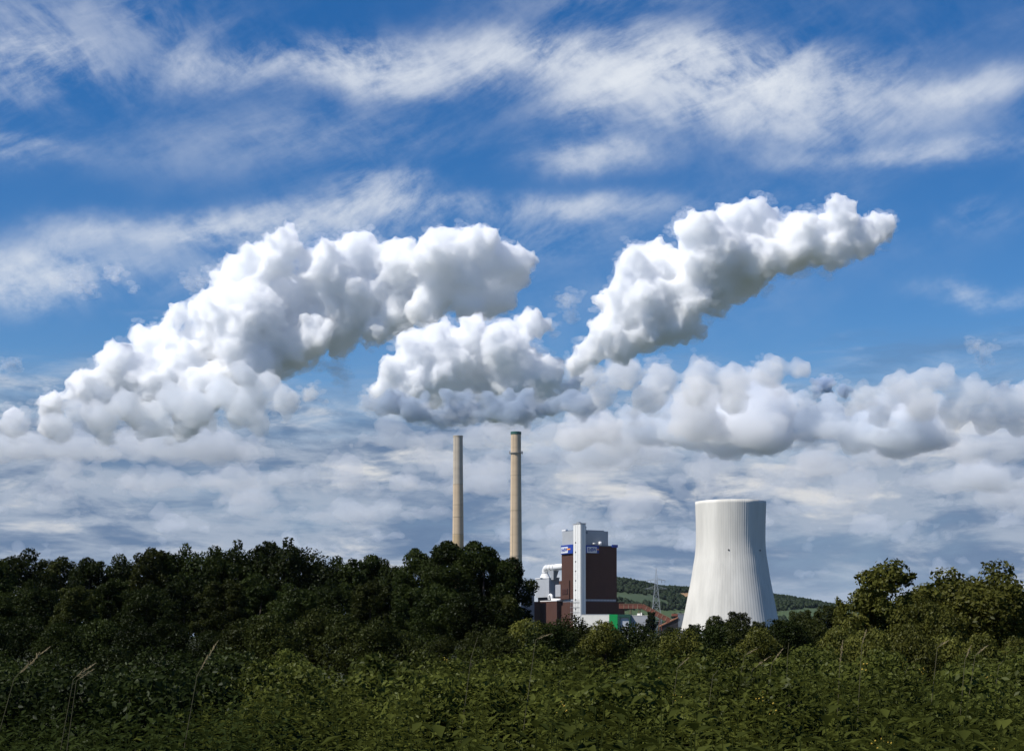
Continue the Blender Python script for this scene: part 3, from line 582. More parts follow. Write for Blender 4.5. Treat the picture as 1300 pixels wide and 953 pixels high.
def build_filter_house():
    t = station_thing('filter_house', 'light grey windowless block with white elbow duct left of the brown boiler house', 'plant building')
    b0 = 2.0; a0, a1 = a_at(697, b0), a_at(680, b0); b1 = b_at(710, a0)
    z1 = zof(733.5, a0, b0); z0 = zof(757.5, a0, b0)
    mb = MB(); mb.box(b0, b1, a0, a1, z0, z1); mb.build('body', M_GREY, t)
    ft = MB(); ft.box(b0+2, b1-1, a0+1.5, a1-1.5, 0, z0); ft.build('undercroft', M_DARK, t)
    MB().box(b0-.4, b1+.4, a0-.4, a1+.4, z1, z1+.9).build('roof', M_DUCT, t)
    # duct: cone, riser, elbow, level run into the boiler house
    ac, bc = a_at(692, 6.0), 6.0; zc = zof(720.8, ac, bc); rd = 3.4
    MB().lathe([(5.6, z1+.9), (5.2, z1+2.2), (rd+.2, z1+5.2)], 24, bc, ac).build('duct_cone', M_DUCT, t, True)
    pts = [(bc, ac, z1+4.5), (bc, ac, zc-4.6)]
    for k in range(1, 8):
        an = k/8*math.pi/2; pts.append((bc, ac-4.6*(1-math.cos(an)), zc-4.6+4.6*math.sin(an)))
    pts += [(bc, ac-4.6, zc), (bc, ac-24, zc), (bc, a_at(713, 0)-6, zc)]
    MB().tube(pts, rd, 24).build('duct', M_DUCT, t, True)
    rg = MB()
    for aa in (ac-8, ac-15, ac-22): rg.tube([(bc, aa, zc), (bc, aa-.5, zc)], rd+.25, 24)
    rg.build('flange', M_STEEL, t)
    # grey hopper hanging under the level run
    hp = MB(); h0, h1 = ac-24, ac-12
    hp.quad_box([(bc-1.5, h0+3, zc-13), (bc+1.5, h0+3, zc-13), (bc+1.5, h1-4, zc-13), (bc-1.5, h1-4, zc-13), (bc-3.2, h0, zc-3.5), (bc+3.2, h0, zc-3.5), (bc+3.2, h1, zc-3.5), (bc-3.2, h1, zc-3.5)]); hp.build('hopper', M_GREY, t)
    # small light block and white elbow pipe in front
    bb = -1.5; a2, a3 = a_at(711.5, bb), a_at(705, bb)
    MB().box(bb, bb+5, a2, a3, zof(757, a2, bb), zof(741.5, a2, bb)).build('light_block', M_WALLG, t)
    MB().box(bb+.5, bb+4.5, a2+.5, a3-.5, 0, zof(757, a2, bb)-.05).build('light_block_base', M_DARK, t)
    pe = -4.0; aa = a_at(697, pe); zz = zof(761, aa, pe)
    MB().tube([(pe, aa, zz), (pe, aa, zz+3), (pe, aa-.8, zz+4.6), (pe, aa-3, zz+5.2), (pe, aa-5.5, zz+4.4), (pe, aa-6.5, zz+2), (pe, aa-7, zz), (pe, aa-24, zz-.6)], 1.4, 14).build('elbow_pipe', M_DUCT, t, True)
    # slate block farther left
    b5 = -22.0; a5 = a_at(682, b5)
    MB().box(b5-14, b5+2, a5+10, a5+30, 0, zof(744.5, a5+10, b5)).build('slate_block', M_SLATE, t)
    MB().box(b5-6, b5-3, a5+14, a5+18, zof(744.5, a5+10, b5), zof(742.5, a5+10, b5)).build('roof_vent', M_DUCT, t)
build_filter_house()

def chimney(pxc, Y, ytop, rt, rb, label, green):
    c = at(pxc, HY, Y); zt = EYE+(HY-ytop)*Y/F
    t = thing('chimney', (c.x, c.y, 0), label, 'chimney', 'tall power station chimneys')
    R = lambda z: rt+(rb-rt)*(1-z/zt)**1.35
    cuts = [0, .46*zt, zt*.48] if green else [0, .52*zt, zt*.82]
    # shaft in pours: thin joints between them
    bands = (((0, .515, M_CONC_D), (.515, .76, M_CONC), (.76, 1.0, M_CONC_G)) if not green else ((0, 1.0, M_CONC),))
    for (u0, u1, m) in bands:
        prof = []; n = max(2, int((u1-u0)*zt/10))
        for k in range(n+1):
            z = zt*(u0+(u1-u0)*k/n); prof.append((R(z), z))
            if 0 < k < n: prof[-1] = (R(z), z-.25); prof += [(R(z)-.12, z-.2), (R(z)-.12, z+.2), (R(z), z+.25)]
        MB().lathe(prof, 40).build('shaft_section', m, t, False)
    for u in ((.34, .515, .60, .66, .76) if not green else (.40, .62, .79, .9)): MB().lathe([(R(u*zt)+.02, u*zt-.5), (R(u*zt)+.1, u*zt-.45), (R(u*zt)+.1, u*zt+.45), (R(u*zt)+.02, u*zt+.5)], 40).build('pour_ring', M_JOINT, t)
    cp = MB().lathe([(R(zt), zt-(3.0 if green else .8)), (rt+.35, zt-(3.0 if green else .8)), (rt+.35, zt+.4), (rt-.9, zt+.4), (rt-.9, zt-6)], 40)
    cp.build('cap_ring', M_COPPER if green else M_CONC_G, t)
    ld = MB(); an = math.radians(-35)
    for s_ in (-.3, .3): ld.bar((math.sin(an)*(rb*.9)+s_, -math.cos(an)*rb*.9, zt*.3), (math.sin(an)*(rt+.25)+s_, -math.cos(an)*(rt+.25), zt), .12)
    ld.build('ladder', M_STEEL, t)
    if green:
        zp = EYE+(HY-575)*Y/F; r = R(zp)
        pl = MB().lathe([(r, zp-.5), (r+1.5, zp-.4), (r+1.5, zp), (r, zp)], 40); pf = pl.build('platform', M_STEEL, t)
        ra = MB()
        for k in range(18):
            a_ = k*math.pi/9; ra.bar(((r+1.4)*math.cos(a_), (r+1.4)*math.sin(a_), zp), ((r+1.4)*math.cos(a_), (r+1.4)*math.sin(a_), zp+1.2), .12)
        ra.lathe([(r+1.35, zp+1.1), (r+1.5, zp+1.1), (r+1.5, zp+1.25), (r+1.35, zp+1.25)], 40); ra.build('railing', M_STEEL, pf)
        for a_ in (178, 200, 330, 2): x_, y_ = (r+1.7)*math.cos(math.radians(a_)), (r+1.7)*math.sin(math.radians(a_)); MB().box(x_-.5, x_+.5, y_-.4, y_+.4, zp-1.2, zp+2.4).build('antenna', M_WALLG, t)
chimney(581.5, 2000, 553.5, 6.0, 8.8, 'left chimney with a grey upper part, plain concrete rim and no platform', False)
chimney(655.0, 2000, 548.5, 6.4, 9.0, 'right chimney with a dark green rim and a small platform below the top', True)

def build_tower():
    Y = 1560.0; k = Y/F; c = at(927.5, HY, Y)
    t = thing('cooling_tower', (c.x, c.y, 0), 'white concrete cooling tower with vertical ribs', 'cooling tower')
    ys = [637, 655, 670, 685, 694, 706, 718.5, 731, 743, 755, 767.7, 780, 792, 800]
    hw = [44.6, 44.0, 43.6, 43.5, 43.8, 45.0, 47.1, 49.0, 51.2, 53.6, 56.0, 58.4, 60.9, 62.7]
    NR = 96; prof = []
    zz = np.linspace(EYE+(HY-800)*k, EYE+(HY-637)*k, 40); zs = [EYE+(HY-y)*k for y in ys][::-1]; rs = [h*k for h in hw][::-1]
    V = []; n4 = NR*4
    for z in zz:
        r = np.interp(z, zs, rs)
        for i in range(NR):
            a0 = 2*math.pi*i/NR; da = 2*math.pi/NR
            for da_, dr in ((0, .0), (.45*da, .0), (.70*da, .17), (.95*da, .0)):
                V.append(((r+dr)*math.cos(a0+da_), (r+dr)*math.sin(a0+da_), z))
    Fc = []
    for j in range(len(zz)-1):
        for i in range(n4): i2 = (i+1) % n4; Fc.append((j*n4+i, j*n4+i2, (j+1)*n4+i2, (j+1)*n4+i))
    V = np.array(V); Fc = np.array(Fc); Vi = V*np.array([.985, .985, 1]); nV = len(V)
    Fi = Fc[:, ::-1]+nV; top = (len(zz)-1)*n4; Ft = np.array([(top+i, top+(i+1) % n4, nV+top+(i+1) % n4, nV+top+i) for i in range(n4)])
    A = np.concatenate([Fc, Fi, Ft]); link('shell', np_mesh('shell', np.concatenate([V, Vi]), A.reshape(-1), np.full(len(A), 4)), M_CONC_W, t)
    r = hw[0]*k; zt = zz[-1]
    for (px, py) in ((919, 700), (960.5, 700)):
        x = (px-927.5)*k; rr = np.interp(EYE+(HY-py)*k, zs, rs)+.7; y = -math.sqrt(rr*rr-x*x); z = EYE+(HY-py)*k
        h = MB().lathe([(0, -.3), (.75, -.3), (.75, .12), (0, .12)], 14).build('hatch', M_DARK, t); h.location = (x*.993, y*.993, z); h.rotation_euler = Vector((x, y, 0)).to_track_quat('Z', 'Y').to_euler()
    cl = MB(); z0 = zz[0]; rb = hw[-1]*k
    for i in range(32):
        a_ = 2*math.pi*i/32
        for s_ in (-1, 1): cl.bar(((rb+2)*math.cos(a_+s_*.09), (rb+2)*math.sin(a_+s_*.09), 0), ((rb-.3)*math.cos(a_), (rb-.3)*math.sin(a_), z0+.5), 1.2)
    cl.build('support_columns', M_WALLG, t)
build_tower()

def build_low_buildings():
    Y = 1540.0; k = Y/F; rz = math.radians(-14)
    def span(px0, px1): return at(px0, HY, Y).x, at(px1, HY, Y).x
    t = thing('low_hall', (at(748, HY, Y).x, Y, 0), 'low off white hall with a bright green end and dark green gateway', 'hall', None, rz)
    X = lambda px: (px-748)*k/math.cos(rz)
    z = lambda py: EYE+(HY-py)*k
    MB().box(X(738), X(773), 0, 20, 0, z(779.8)).build('white_wall', M_WALLW, t); MB().box(X(738)-.2, X(773), -.2, 20.2, z(779.8), z(779.2)).build('roof_edge', M_WALLG, t)
    MB().box(X(773)+.05, X(783.5), -.6, 20, 0, z(779.6)).build('green_end', M_GREEN, t)
    fr = MB(); x0, x1 = X(783.5)+.05, X(799.5); p0, p1 = X(786.5), X(797.5)
    fr.box(x0, p0, -.4, 19, 0, z(779.6)).box(p1, x1, -.4, 19, 0, z(779.6)).box(p0, p1, -.4, 19, z(783.5), z(779.6)); fr.build('gateway', M_DGREEN, t)
    MB().box(p0+.05, p1-.05, 1.5, 18, 0, z(783.6)).build('gate_panel', M_GLASSY, t)
    t2 = thing('grey_shed', (at(800, HY, Y-6).x, Y-6, 0), 'low grey shed with two small pale boxes on its roof', 'shed', None, rz)
    X2 = lambda px: (px-800)*k/math.cos(rz)
    MB().box(X2(800.5), X2(822), 0, 16, 0, z(781.2)).build('wall', M_WALLG, t2); MB().box(X2(800.5)-.2, X2(822)+.2, -.2, 16.2, z(781.2), z(780.8)).build('roof', M_WALLW, t2)
    MB().box(X2(808), X2(811.5), 3, 6, z(780.8), z(778.3)).build('roof_box', M_WALLW, t2); MB().box(X2(812.4), X2(813.8), 3, 5, z(780.8), z(777.2)).build('roof_box', M_WALLW, t2)
    # coal conveyor gallery
    Yc = 1585.0; t3 = thing('conveyor_gallery', (at(794, HY, Yc).x, Yc, 0), 'red brown conveyor gallery sloping down to the right from the boiler house', 'conveyor')
    kc = Yc/F; P = lambda px, py: Vector(((px-794)*kc, 0, EYE+(HY-py)*kc))
    pts = [P(786, 769.5), P(815, 769.5), P(850, 788)]
    for a_, b_ in zip(pts, pts[1:]):
        MB().bar(a_, b_, 4.0, 4.2).build('gallery', M_RUST, t3); d = (b_-a_).normalized(); n = Vector((-d.z, 0, d.x))
        MB().bar(a_+n*2.5, b_+n*2.5, 4.6, .5).build('roof', M_ROOFO, t3)
        ln = (b_-a_).length; m = int(ln/4)
        rb = MB()
        for k_ in range(1, m): q = a_+d*(ln*k_/m); rb.bar(q+Vector((0, -2.1, 0))-n*2, q+Vector((0, -2.1, 0))+n*2, .35)
        rb.build('stiffener', M_JOINT, t3)['kind'] = 'stuff'
    for px, py in ((801, 769), (812, 769), (826, 776), (838, 782)):
        tr = MB(); q = P(px, py+2)
        for s_ in (-1, 1): tr.bar((q.x+s_*2.5, s_*1.2, 0), (q.x+s_*.6, s_*1.2, q.z), .5)
        tr.bar((q.x-1.6, 0, q.z*.5), (q.x+1.6, 0, q.z*.5), .35); tr.build('trestle', M_RUST, t3)
    Yt = 1600.0; kt = Yt/F; t4 = thing('transfer_tower', (at(864, HY, Yt).x, Yt, 0), 'small dark transfer building with orange sloping roof left of the cooling tower', 'plant building')
    P4 = lambda px, py: Vector(((px-864)*kt, 0, EYE+(HY-py)*kt))
    a_, b_ = P4(861, 779), P4(868.5, 779); MB().box(a_.x, b_.x, 0, 9, 0, a_.z).build('tower', M_SLATE, t4); MB().box(a_.x-.3, b_.x+.3, -.3, 9.3, a_.z, a_.z+.6).build('tower_roof', M_STEEL, t4)
    q0, q1 = P4(838, 793.5), P4(860.8, 782.5); rf = MB(); rf.quad_box([q0+Vector((0, -1, -1.2)), q1+Vector((0, -1, -1.2)), q1+Vector((0, 9, -1.2)), q0+Vector((0, 9, -1.2)), q0+Vector((0, -1, 0)), q1+Vector((0, -1, 0)), q1+Vector((0, 9, 0)), q0+Vector((0, 9, 0))]); rf.build('sloping_roof', M_ROOFO, t4)
    wl = MB(); wl.quad_box([Vector((q0.x, 0, 0)), Vector((q1.x, 0, 0)), Vector((q1.x, 8, 0)), Vector((q0.x, 8, 0)), q0+Vector((0, 0, -1.25)), q1+Vector((0, 0, -1.25)), q1+Vector((0, 8, -1.25)), q0+Vector((0, 8, -1.25))]); wl.build('wall', M_DARK, t4)
    c_, d_ = P4(853.5, 778.6), P4(860.6, 778.6); MB().box(c_.x, d_.x, 2, 8, P4(0, 781.5).z, c_.z).build('head_house', M_RUST, t4)
build_low_buildings()

def build_pylon():
    Y = 1950.0; k = Y/F; c = at(833, HY, Y)
    t = thing('electricity_pylon', (c.x, c.y, 0), 'grey lattice electricity pylon in front of the wooded hill', 'pylon')
    z = lambda py: EYE+(HY-py)*k
    lv = [(0, 7.5), (z(788), 6.2), (z(778), 5.1), (z(769), 4.2), (z(761), 3.4), (z(753.5), 2.7), (z(746.5), 2.1), (z(741), 1.7), (z(735.5), 1.3)]
    mb = MB(); W = .42
    cor = lambda i, q: Vector((lv[i][1]*(1 if q in (0, 3) else -1), lv[i][1]*(1 if q < 2 else -1), lv[i][0]))
    for i in range(len(lv)-1):
        for q in range(4):
            mb.bar(cor(i, q), cor(i+1, q), W); q2 = (q+1) % 4
            mb.bar(cor(i, q), cor(i+1, q2), W*.7); mb.bar(cor(i, q2), cor(i+1, q), W*.7); mb.bar(cor(i+1, q), cor(i+1, q2), W*.7)
    mb.build('mast', M_STEEL, t)
    pk = MB(); top = Vector((0, 0, z(720.5)))
    for q in range(4): pk.bar(cor(len(lv)-1, q), top, W*.8)
    pk.build('peak', M_STEEL, t)
    for py, half, hh in ((747, 14.0, 2.0), (736.5, 11.5, 1.6)):
        for s_ in (-1, 1):
            ar = MB(); tip = Vector((s_*half*k, 0, z(py)))
            w = 2.0 if py > 740 else 1.4
            roots = [Vector((s_*w, yy, z(py)+dz)) for yy in (-w, w) for dz in (0, hh*1.6)]
            for r in roots: ar.bar(r, tip, W*.8)
            for u in (.25, .5, .75):
                pp = [r.lerp(tip, u) for r in roots]; ar.bar(pp[0], pp[1], W*.5); ar.bar(pp[2], pp[3], W*.5); ar.bar(pp[0], pp[2], W*.5); ar.bar(pp[1], pp[3], W*.5)
            ao = ar.build('cross_arm', M_STEEL, t)
            for u in (.55, .97): q = Vector((s_*(w+(half*k-w)*u), 0, z(py))); MB().tube([q, q-Vector((0, 0, 3.2))], .22, 6).build('insulator', M_DARK, ao)
build_pylon()

# ------------------------------------------------------------------ trees
def leaf_cloud(r, centres, radii, n, size, up=.35, shell=.55, droop=0.0, aspect=.55):
    """n single leaves spread through a set of ellipsoid lobes, denser to their outside; each leaf a bent kite of two triangles"""
    w = np.array([a[0]*a[1]+a[1]*a[2]+a[0]*a[2] for a in radii]); idx = r.choice(len(radii), n, p=w/w.sum())
    d = r.normal(size=(n, 3)); d /= np.linalg.norm(d, axis=1)[:, None]
    rad = shell+(1.06-shell)*r.random(n)**.6; bump = 1+.28*(fbm(d*2.3+idx[:, None]*7.1, 2, 4)-.5)*2
    p = np.array(centres)[idx]+d*(rad*bump)[:, None]*np.array(radii)[idx]
    nrm = d*.8+r.normal(size=(n, 3))*.75+np.array([0, 0, up]); nrm /= np.linalg.norm(nrm, axis=1)[:, None]
    t = np.cross(nrm, r.normal(size=(n, 3))); t /= np.linalg.norm(t, axis=1)[:, None]
    t[:, 2] -= droop; b = np.cross(nrm, t)
    s = size*r.uniform(.6, 1.35, n)[:, None]
    V = np.stack([p-t*s, p+b*s*aspect+nrm*s*.14, p+t*s, p-b*s*aspect+nrm*s*.14], 1).reshape(-1, 3)
    i = np.arange(n)*4; Fa = np.stack([i, i+1, i+2, i, i+2, i+3], -1).reshape(-1)
    return V, Fa
def wood_tubes(rnd, H, r0, branches, lean=(0, 0)):
    """tapered trunk with forking limbs; branches are lobe centres the limbs run to"""
    mb = MB(); pts = []; nseg = 7; top = Vector((lean[0], lean[1], H))
    for k in range(nseg+1):
        u = k/nseg; pts.append(Vector((lean[0]*u*u+rnd.gauss(0, .02)*H*(0 < k), lean[1]*u*u+rnd.gauss(0, .02)*H*(0 < k), H*u)))
    mb.tube(pts, [r0*(1.25 if k == 0 else 1-.82*k/nseg) for k in range(nseg+1)], 8)
    for c in branches:
        c = Vector(c); u = min(.95, max(.12, c.z/H*.62)); k = int(u*nseg); p = pts[k].lerp(pts[min(k+1, nseg)], u*nseg-k)
        mid = p.lerp(c, .5)+Vector((0, 0, -.05*(c-p).length)); rr = r0*(1-.8*u)*.5
        mb.tube([p, mid, c], [rr, rr*.62, rr*.2], 6)
    return mb
M_BARK = mat('bark', (.06, .05, .04), .9, .25, 3.0, (1, 1, .3), bump=.03)
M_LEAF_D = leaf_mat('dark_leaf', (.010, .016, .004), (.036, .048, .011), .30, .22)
M_LEAF_M = leaf_mat('mid_leaf', (.016, .021, .005), (.050, .057, .013), .30, .3)
M_LEAF_Y = leaf_mat('olive_leaf', (.040, .047, .009), (.150, .148, .030), .32, .6)
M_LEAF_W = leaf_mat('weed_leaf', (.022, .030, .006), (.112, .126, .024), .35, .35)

class Tree:
    """one built tree: trunk mesh, crown mesh; place() links a thing and its two parts"""
    def __init__(s, seed, H, W, nl, size, m, kind='round', trunk=None, shape=None, shell=.5):
        rnd = random.Random(seed); r = np.random.default_rng(seed); C = []; Rd = []
        s.H = H
        nlobe = {'round': 17, 'tall': 15, 'loose': 21, 'bush': 12}[kind]
        for k in range(nlobe):
            u = (k+.5)/nlobe; an = k*2.399+rnd.random()
            if kind == 'tall': z = H*(.2+.74*u); rad = W*(.62*math.sin(math.pi*(.12+.8*u))); rr = W*rnd.uniform(.28, .42)
            elif kind == 'loose': z = H*(.16+.76*u); rad = W*(.95*math.sin(math.pi*(.16+.76*u)))*rnd.uniform(.45, 1.0); rr = W*rnd.uniform(.18, .34)
            elif kind == 'bush': z = H*(.12+.66*u); rad = W*.85*math.cos(u*1.3)*rnd.uniform(.4, 1); rr = W*rnd.uniform(.26, .45)
            else: z = H*(.22+.62*u); rad = W*(.80*math.sin(math.pi*(.2+.70*u)))*rnd.uniform(.6, 1.0); rr = W*rnd.uniform(.28, .45)
            c = Vector((math.cos(an)*rad, math.sin(an)*rad, min(z, H-rr*.75)))
            C.append(tuple(c)); Rd.append((rr, rr, rr*rnd.uniform(.7, .95)))
            for _ in range(2 if kind != 'bush' else 1):   # side clumps
                d = Vector((rnd.gauss(0, 1), rnd.gauss(0, 1), rnd.gauss(.3, .8))).normalized(); r2 = rr*rnd.uniform(.35, .6)
                q = c+d*rr*.95; q.z = min(q.z, H-r2*.5)
                C.append(tuple(q)); Rd.append((r2, r2, r2*.8))
        V, Fa = leaf_cloud(r, C, Rd, nl, size, shell=shell)
        zmax = np.percentile(V[:, 2], 99.9); V[:, 2] *= H/zmax
        s.crown = np_mesh('crown', V, Fa, np.full(len(Fa)//3, 3)); s.crown.materials.append(m)
        s.trunk = wood_tubes(rnd, H*.8, H*.022 if trunk is None else trunk, C[::3][:9]).mesh('trunk', True); s.trunk.materials.append(M_BARK)
    def place(s, name, px, ytop, Y, label, cat='tree', group=None, wide=1.0, rz=0.0):
        h = EYE+(HY-ytop)*Y/F; k = h/s.H
        o = thing(name, ((px-650)*Y/F, Y, 0), label, cat, group, rz); o.scale = (k*wide, k*wide, k)
        for nm, me in (('trunk', s.trunk), ('crown', s.crown)): link(nm, me, None, o)
        return o

ORD = ['leftmost', 'second from left', 'third from left', 'fourth from left', 'fifth from left', 'sixth from left', 'seventh from left', 'eighth from left', 'ninth from left', 'tenth from left', 'eleventh from left', 'twelfth from left', 'thirteenth from left', 'fourteenth from left', 'fifteenth from left', 'sixteenth from left', 'seventeenth from left', 'eighteenth from left', 'nineteenth from left', 'twentieth from left', 'third from right', 'second from right', 'rightmost']
def build_trees():
    rnd = random.Random(9)
    A = Tree(1, 13, 5.2, 17000, .21, M_LEAF_D); B = Tree(2, 13, 5.8, 17000, .20, M_LEAF_D); Cc = Tree(3, 13, 4.8, 16000, .20, M_LEAF_M, 'loose')
    D = Tree(4, 13, 4.2, 16000, .20, M_LEAF_D, 'tall'); P = Tree(5, 13, 4.6, 22000, .17, M_LEAF_D, 'tall')
    kinds = (A, B, Cc, D)
    # skyline trees of the left wood: column, top row, distance, kind, width, words
    sky = [(-18, 694, 205, B, 1.0, 'dark broadleaf tree cut off by the left edge of the picture'), (28, 697, 215, A, .9, 'dark bushy tree second from the left edge on the skyline of the wood'),
           (72, 707, 235, Cc, .9, 'loose tree where the left wood dips beside the leftmost tree'), (112, 708, 230, D, .9, 'narrow dark tree in the first dip of the wood skyline'),
           (152, 705, 240, A, .85, 'small dark tree between the first dip and the low rise of the left wood'), (196, 696, 235, Cc, .95, 'loose topped tree starting the long rise of the left wood'),
           (228, 692, 238, B, .9, 'round tree on the first hump of the left wood skyline'), (268, 695, 240, A, .8, 'dark tree just right of the first hump of the wood'),
           (306, 688, 238, B, .85, 'round dark tree left of the highest crown of the wood'), (335, 688, 246, D, .9, 'narrow dark crown beside the highest crown of the wood'), (362, 684, 236, B, .95, 'highest round crown of the left wood with a steep right side'),
           (404, 713, 250, Cc, .8, 'low tree in the notch right of the highest crown'), (436, 707, 240, A, .8, 'dark tree right of the notch in the wood'), (466, 705, 236, D, 1.0, 'bushy upright tree midway between the notch and the big poplars'), (496, 711, 235, A, .8, 'low dark tree left of the big poplars')]
    for i, (px, yt, Y, T, w, lab) in enumerate(sky): T.place('broadleaf_tree', px, yt, Y, lab, 'tree', 'trees of the left wood', w, rnd.uniform(0, 6))
    # big poplars in front of the chimneys
    for px, yt, Y, w, lab in ((533, 697, 178, .8, 'leftmost of the big poplars, left of the left chimney'), (572, 688, 176, 1.05, 'big dark poplar hiding the foot of the left chimney'), (612, 688, 172, 1.05, 'big dark poplar between the feet of the two chimneys'), (643, 708, 174, .85, 'rightmost big poplar, in front of the foot of the right chimney')):
        P.place('poplar_tree', px, yt, Y, lab, 'tree', 'poplars in front of the chimneys', w, rnd.uniform(0, 6))
    # front rank of the wood
    mid = [(-10, 742, 150), (45, 735, 160), (95, 742, 150), (140, 736, 165), (185, 740, 150), (235, 732, 160), (285, 738, 150), (330, 726, 160), (375, 738, 150), (425, 740, 155), (470, 738, 150), (515, 742, 150), (560, 745, 140), (605, 748, 138), (640, 752, 140)]
    for i, (px, yt, Y) in enumerate(mid): kinds[i % 4].place('broadleaf_tree', px, yt+rnd.uniform(-4, 4), Y, 'dark lower tree in the front rank of the wood, '+ORD[i], 'tree', 'front rank of the left wood', 1.05, rnd.uniform(0, 6))
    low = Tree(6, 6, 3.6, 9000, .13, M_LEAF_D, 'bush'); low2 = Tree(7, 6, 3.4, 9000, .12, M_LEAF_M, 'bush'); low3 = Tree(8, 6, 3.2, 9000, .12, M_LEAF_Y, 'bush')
    lows = [(-20, 788, 90), (30, 782, 95), (80, 790, 90), (125, 785, 95), (170, 792, 88), (215, 786, 92), (262, 800, 80), (310, 786, 70), (350, 778, 66), (395, 772, 70), (440, 776, 68), (480, 782, 66), (520, 800, 66), (560, 806, 70), (600, 800, 72)]
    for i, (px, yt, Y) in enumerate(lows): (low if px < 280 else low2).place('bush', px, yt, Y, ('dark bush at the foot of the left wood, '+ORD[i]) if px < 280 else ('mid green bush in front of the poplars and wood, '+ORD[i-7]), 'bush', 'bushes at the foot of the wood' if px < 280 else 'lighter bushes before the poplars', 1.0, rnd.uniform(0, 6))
    # shrub belt in front of the power station
    belt = [(635, 795, 62), (668, 786, 66), (700, 788, 64), (735, 780, 70), (768, 788, 66), (800, 790, 70), (835, 800, 66), (868, 797, 62), (900, 792, 66), (932, 786, 70), (965, 796, 64), (1000, 786, 66), (1032, 782, 70)]
    for i, (px, yt, Y) in enumerate(belt): (low2, low3, low)[i % 3].place('shrub', px, yt, Y, 'olive green shrub in the belt below the power station, '+ORD[i], 'shrub', 'shrubs below the power station', 1.0, rnd.uniform(0, 6))
    # trees near the plant
    E1 = Tree(11, 9, 4.0, 7000, .24, M_LEAF_M, 'round'); F1 = Tree(12, 9, 2.4, 6000, .24, M_LEAF_D, 'tall')
    F1.place('conifer', 826, 776, 900, 'small dark pointed tree between the grey shed and the conveyor', 'tree', None, .8)
    for px, yt, Y, lab in ((908, 781, 560, 'small tree before the left foot of the cooling tower'), (936, 776, 540, 'taller tree before the middle of the cooling tower foot'), (962, 788, 560, 'low tree before the right foot of the cooling tower'), (990, 786, 420, 'rounded tree right of the cooling tower foot'), (1018, 774, 400, 'tree standing before the meadow on the hill'), (1050, 768, 380, 'taller yellowish tree before the right end of the hill'), (1078, 778, 390, 'tree half hidden by the loose leafy tree at right'), (880, 792, 500, 'low tree left of the cooling tower foot'), (850, 795, 700, 'low tree below the transfer building')):
        E1.place('small_tree', px, yt, Y, lab, 'tree', 'trees before the cooling tower', 1.0, rnd.uniform(0, 6))
    # big near trees at right
    G = Tree(13, 5, 1.9, 9500, .085, M_LEAF_Y, 'loose', .05, shell=.2); H_ = Tree(14, 5, 2.3, 17000, .08, M_LEAF_Y, 'round', .07)
    G.place('leafy_tree', 1132, 712, 58, 'loose airy tree with sky showing between its leaves right of the hill', 'tree', None, 1.15, .4)
    G.place('leafy_tree', 1098, 742, 60, 'lower leafy tree at the left side of the loose airy tree', 'tree', None, .9, 2.4)
    H_.place('leafy_tree', 1232, 714, 60, 'big dense rounded tree at the right', 'tree', None, 1.2, 1.0)
    H_.place('leafy_tree', 1216, 724, 61, 'rounded tree at the left shoulder of the big dense one', 'tree', None, 1.15, 5.1)
    H_.place('leafy_tree', 1266, 727, 62, 'right shoulder tree beside the big dense rounded tree', 'tree', None, 1.15, 2.2)
    H_.place('leafy_tree', 1180, 749, 56, 'lower dense tree between the airy tree and the big rounded tree', 'tree', None, .9, 3.0)
    H_.place('leafy_tree', 1305, 742, 62, 'dark tree cut off by the right edge of the picture', 'tree', None, 1.0, 4.0)
    for i, (px, yt, Y) in enumerate(((1065, 795, 48), (1110, 798, 46), (1155, 800, 45), (1200, 806, 46), (1245, 804, 45), (1290, 808, 46))):
        low3.place('shrub', px, yt, Y, 'olive shrub under the leafy trees at the right, '+ORD[i], 'shrub', 'shrubs under the right trees', .9, rnd.uniform(0, 6))

def build_brambles():
    rnd = random.Random(12)
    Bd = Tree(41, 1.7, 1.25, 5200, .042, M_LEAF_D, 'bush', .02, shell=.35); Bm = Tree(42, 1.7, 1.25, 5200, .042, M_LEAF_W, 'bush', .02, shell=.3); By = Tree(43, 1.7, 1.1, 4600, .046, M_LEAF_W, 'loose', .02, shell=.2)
    for row, (Y, y0, n) in enumerate(((40, 824, 18), (27, 836, 17), (18.5, 850, 16))):
        for k in range(n):
            px = -30+1360*(k+rnd.uniform(.1, .9))/n; T = (Bd if px < 300+rnd.uniform(-90, 90) else rnd.choice((Bm, By, Bm)))  # dark leaf colour stands in for shade over the left brambles
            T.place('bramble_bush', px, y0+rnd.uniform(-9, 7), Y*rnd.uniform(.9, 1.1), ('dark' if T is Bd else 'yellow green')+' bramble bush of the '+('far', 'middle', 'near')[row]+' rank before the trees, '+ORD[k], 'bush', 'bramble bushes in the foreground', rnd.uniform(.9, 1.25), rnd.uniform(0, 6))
build_trees()
build_brambles()

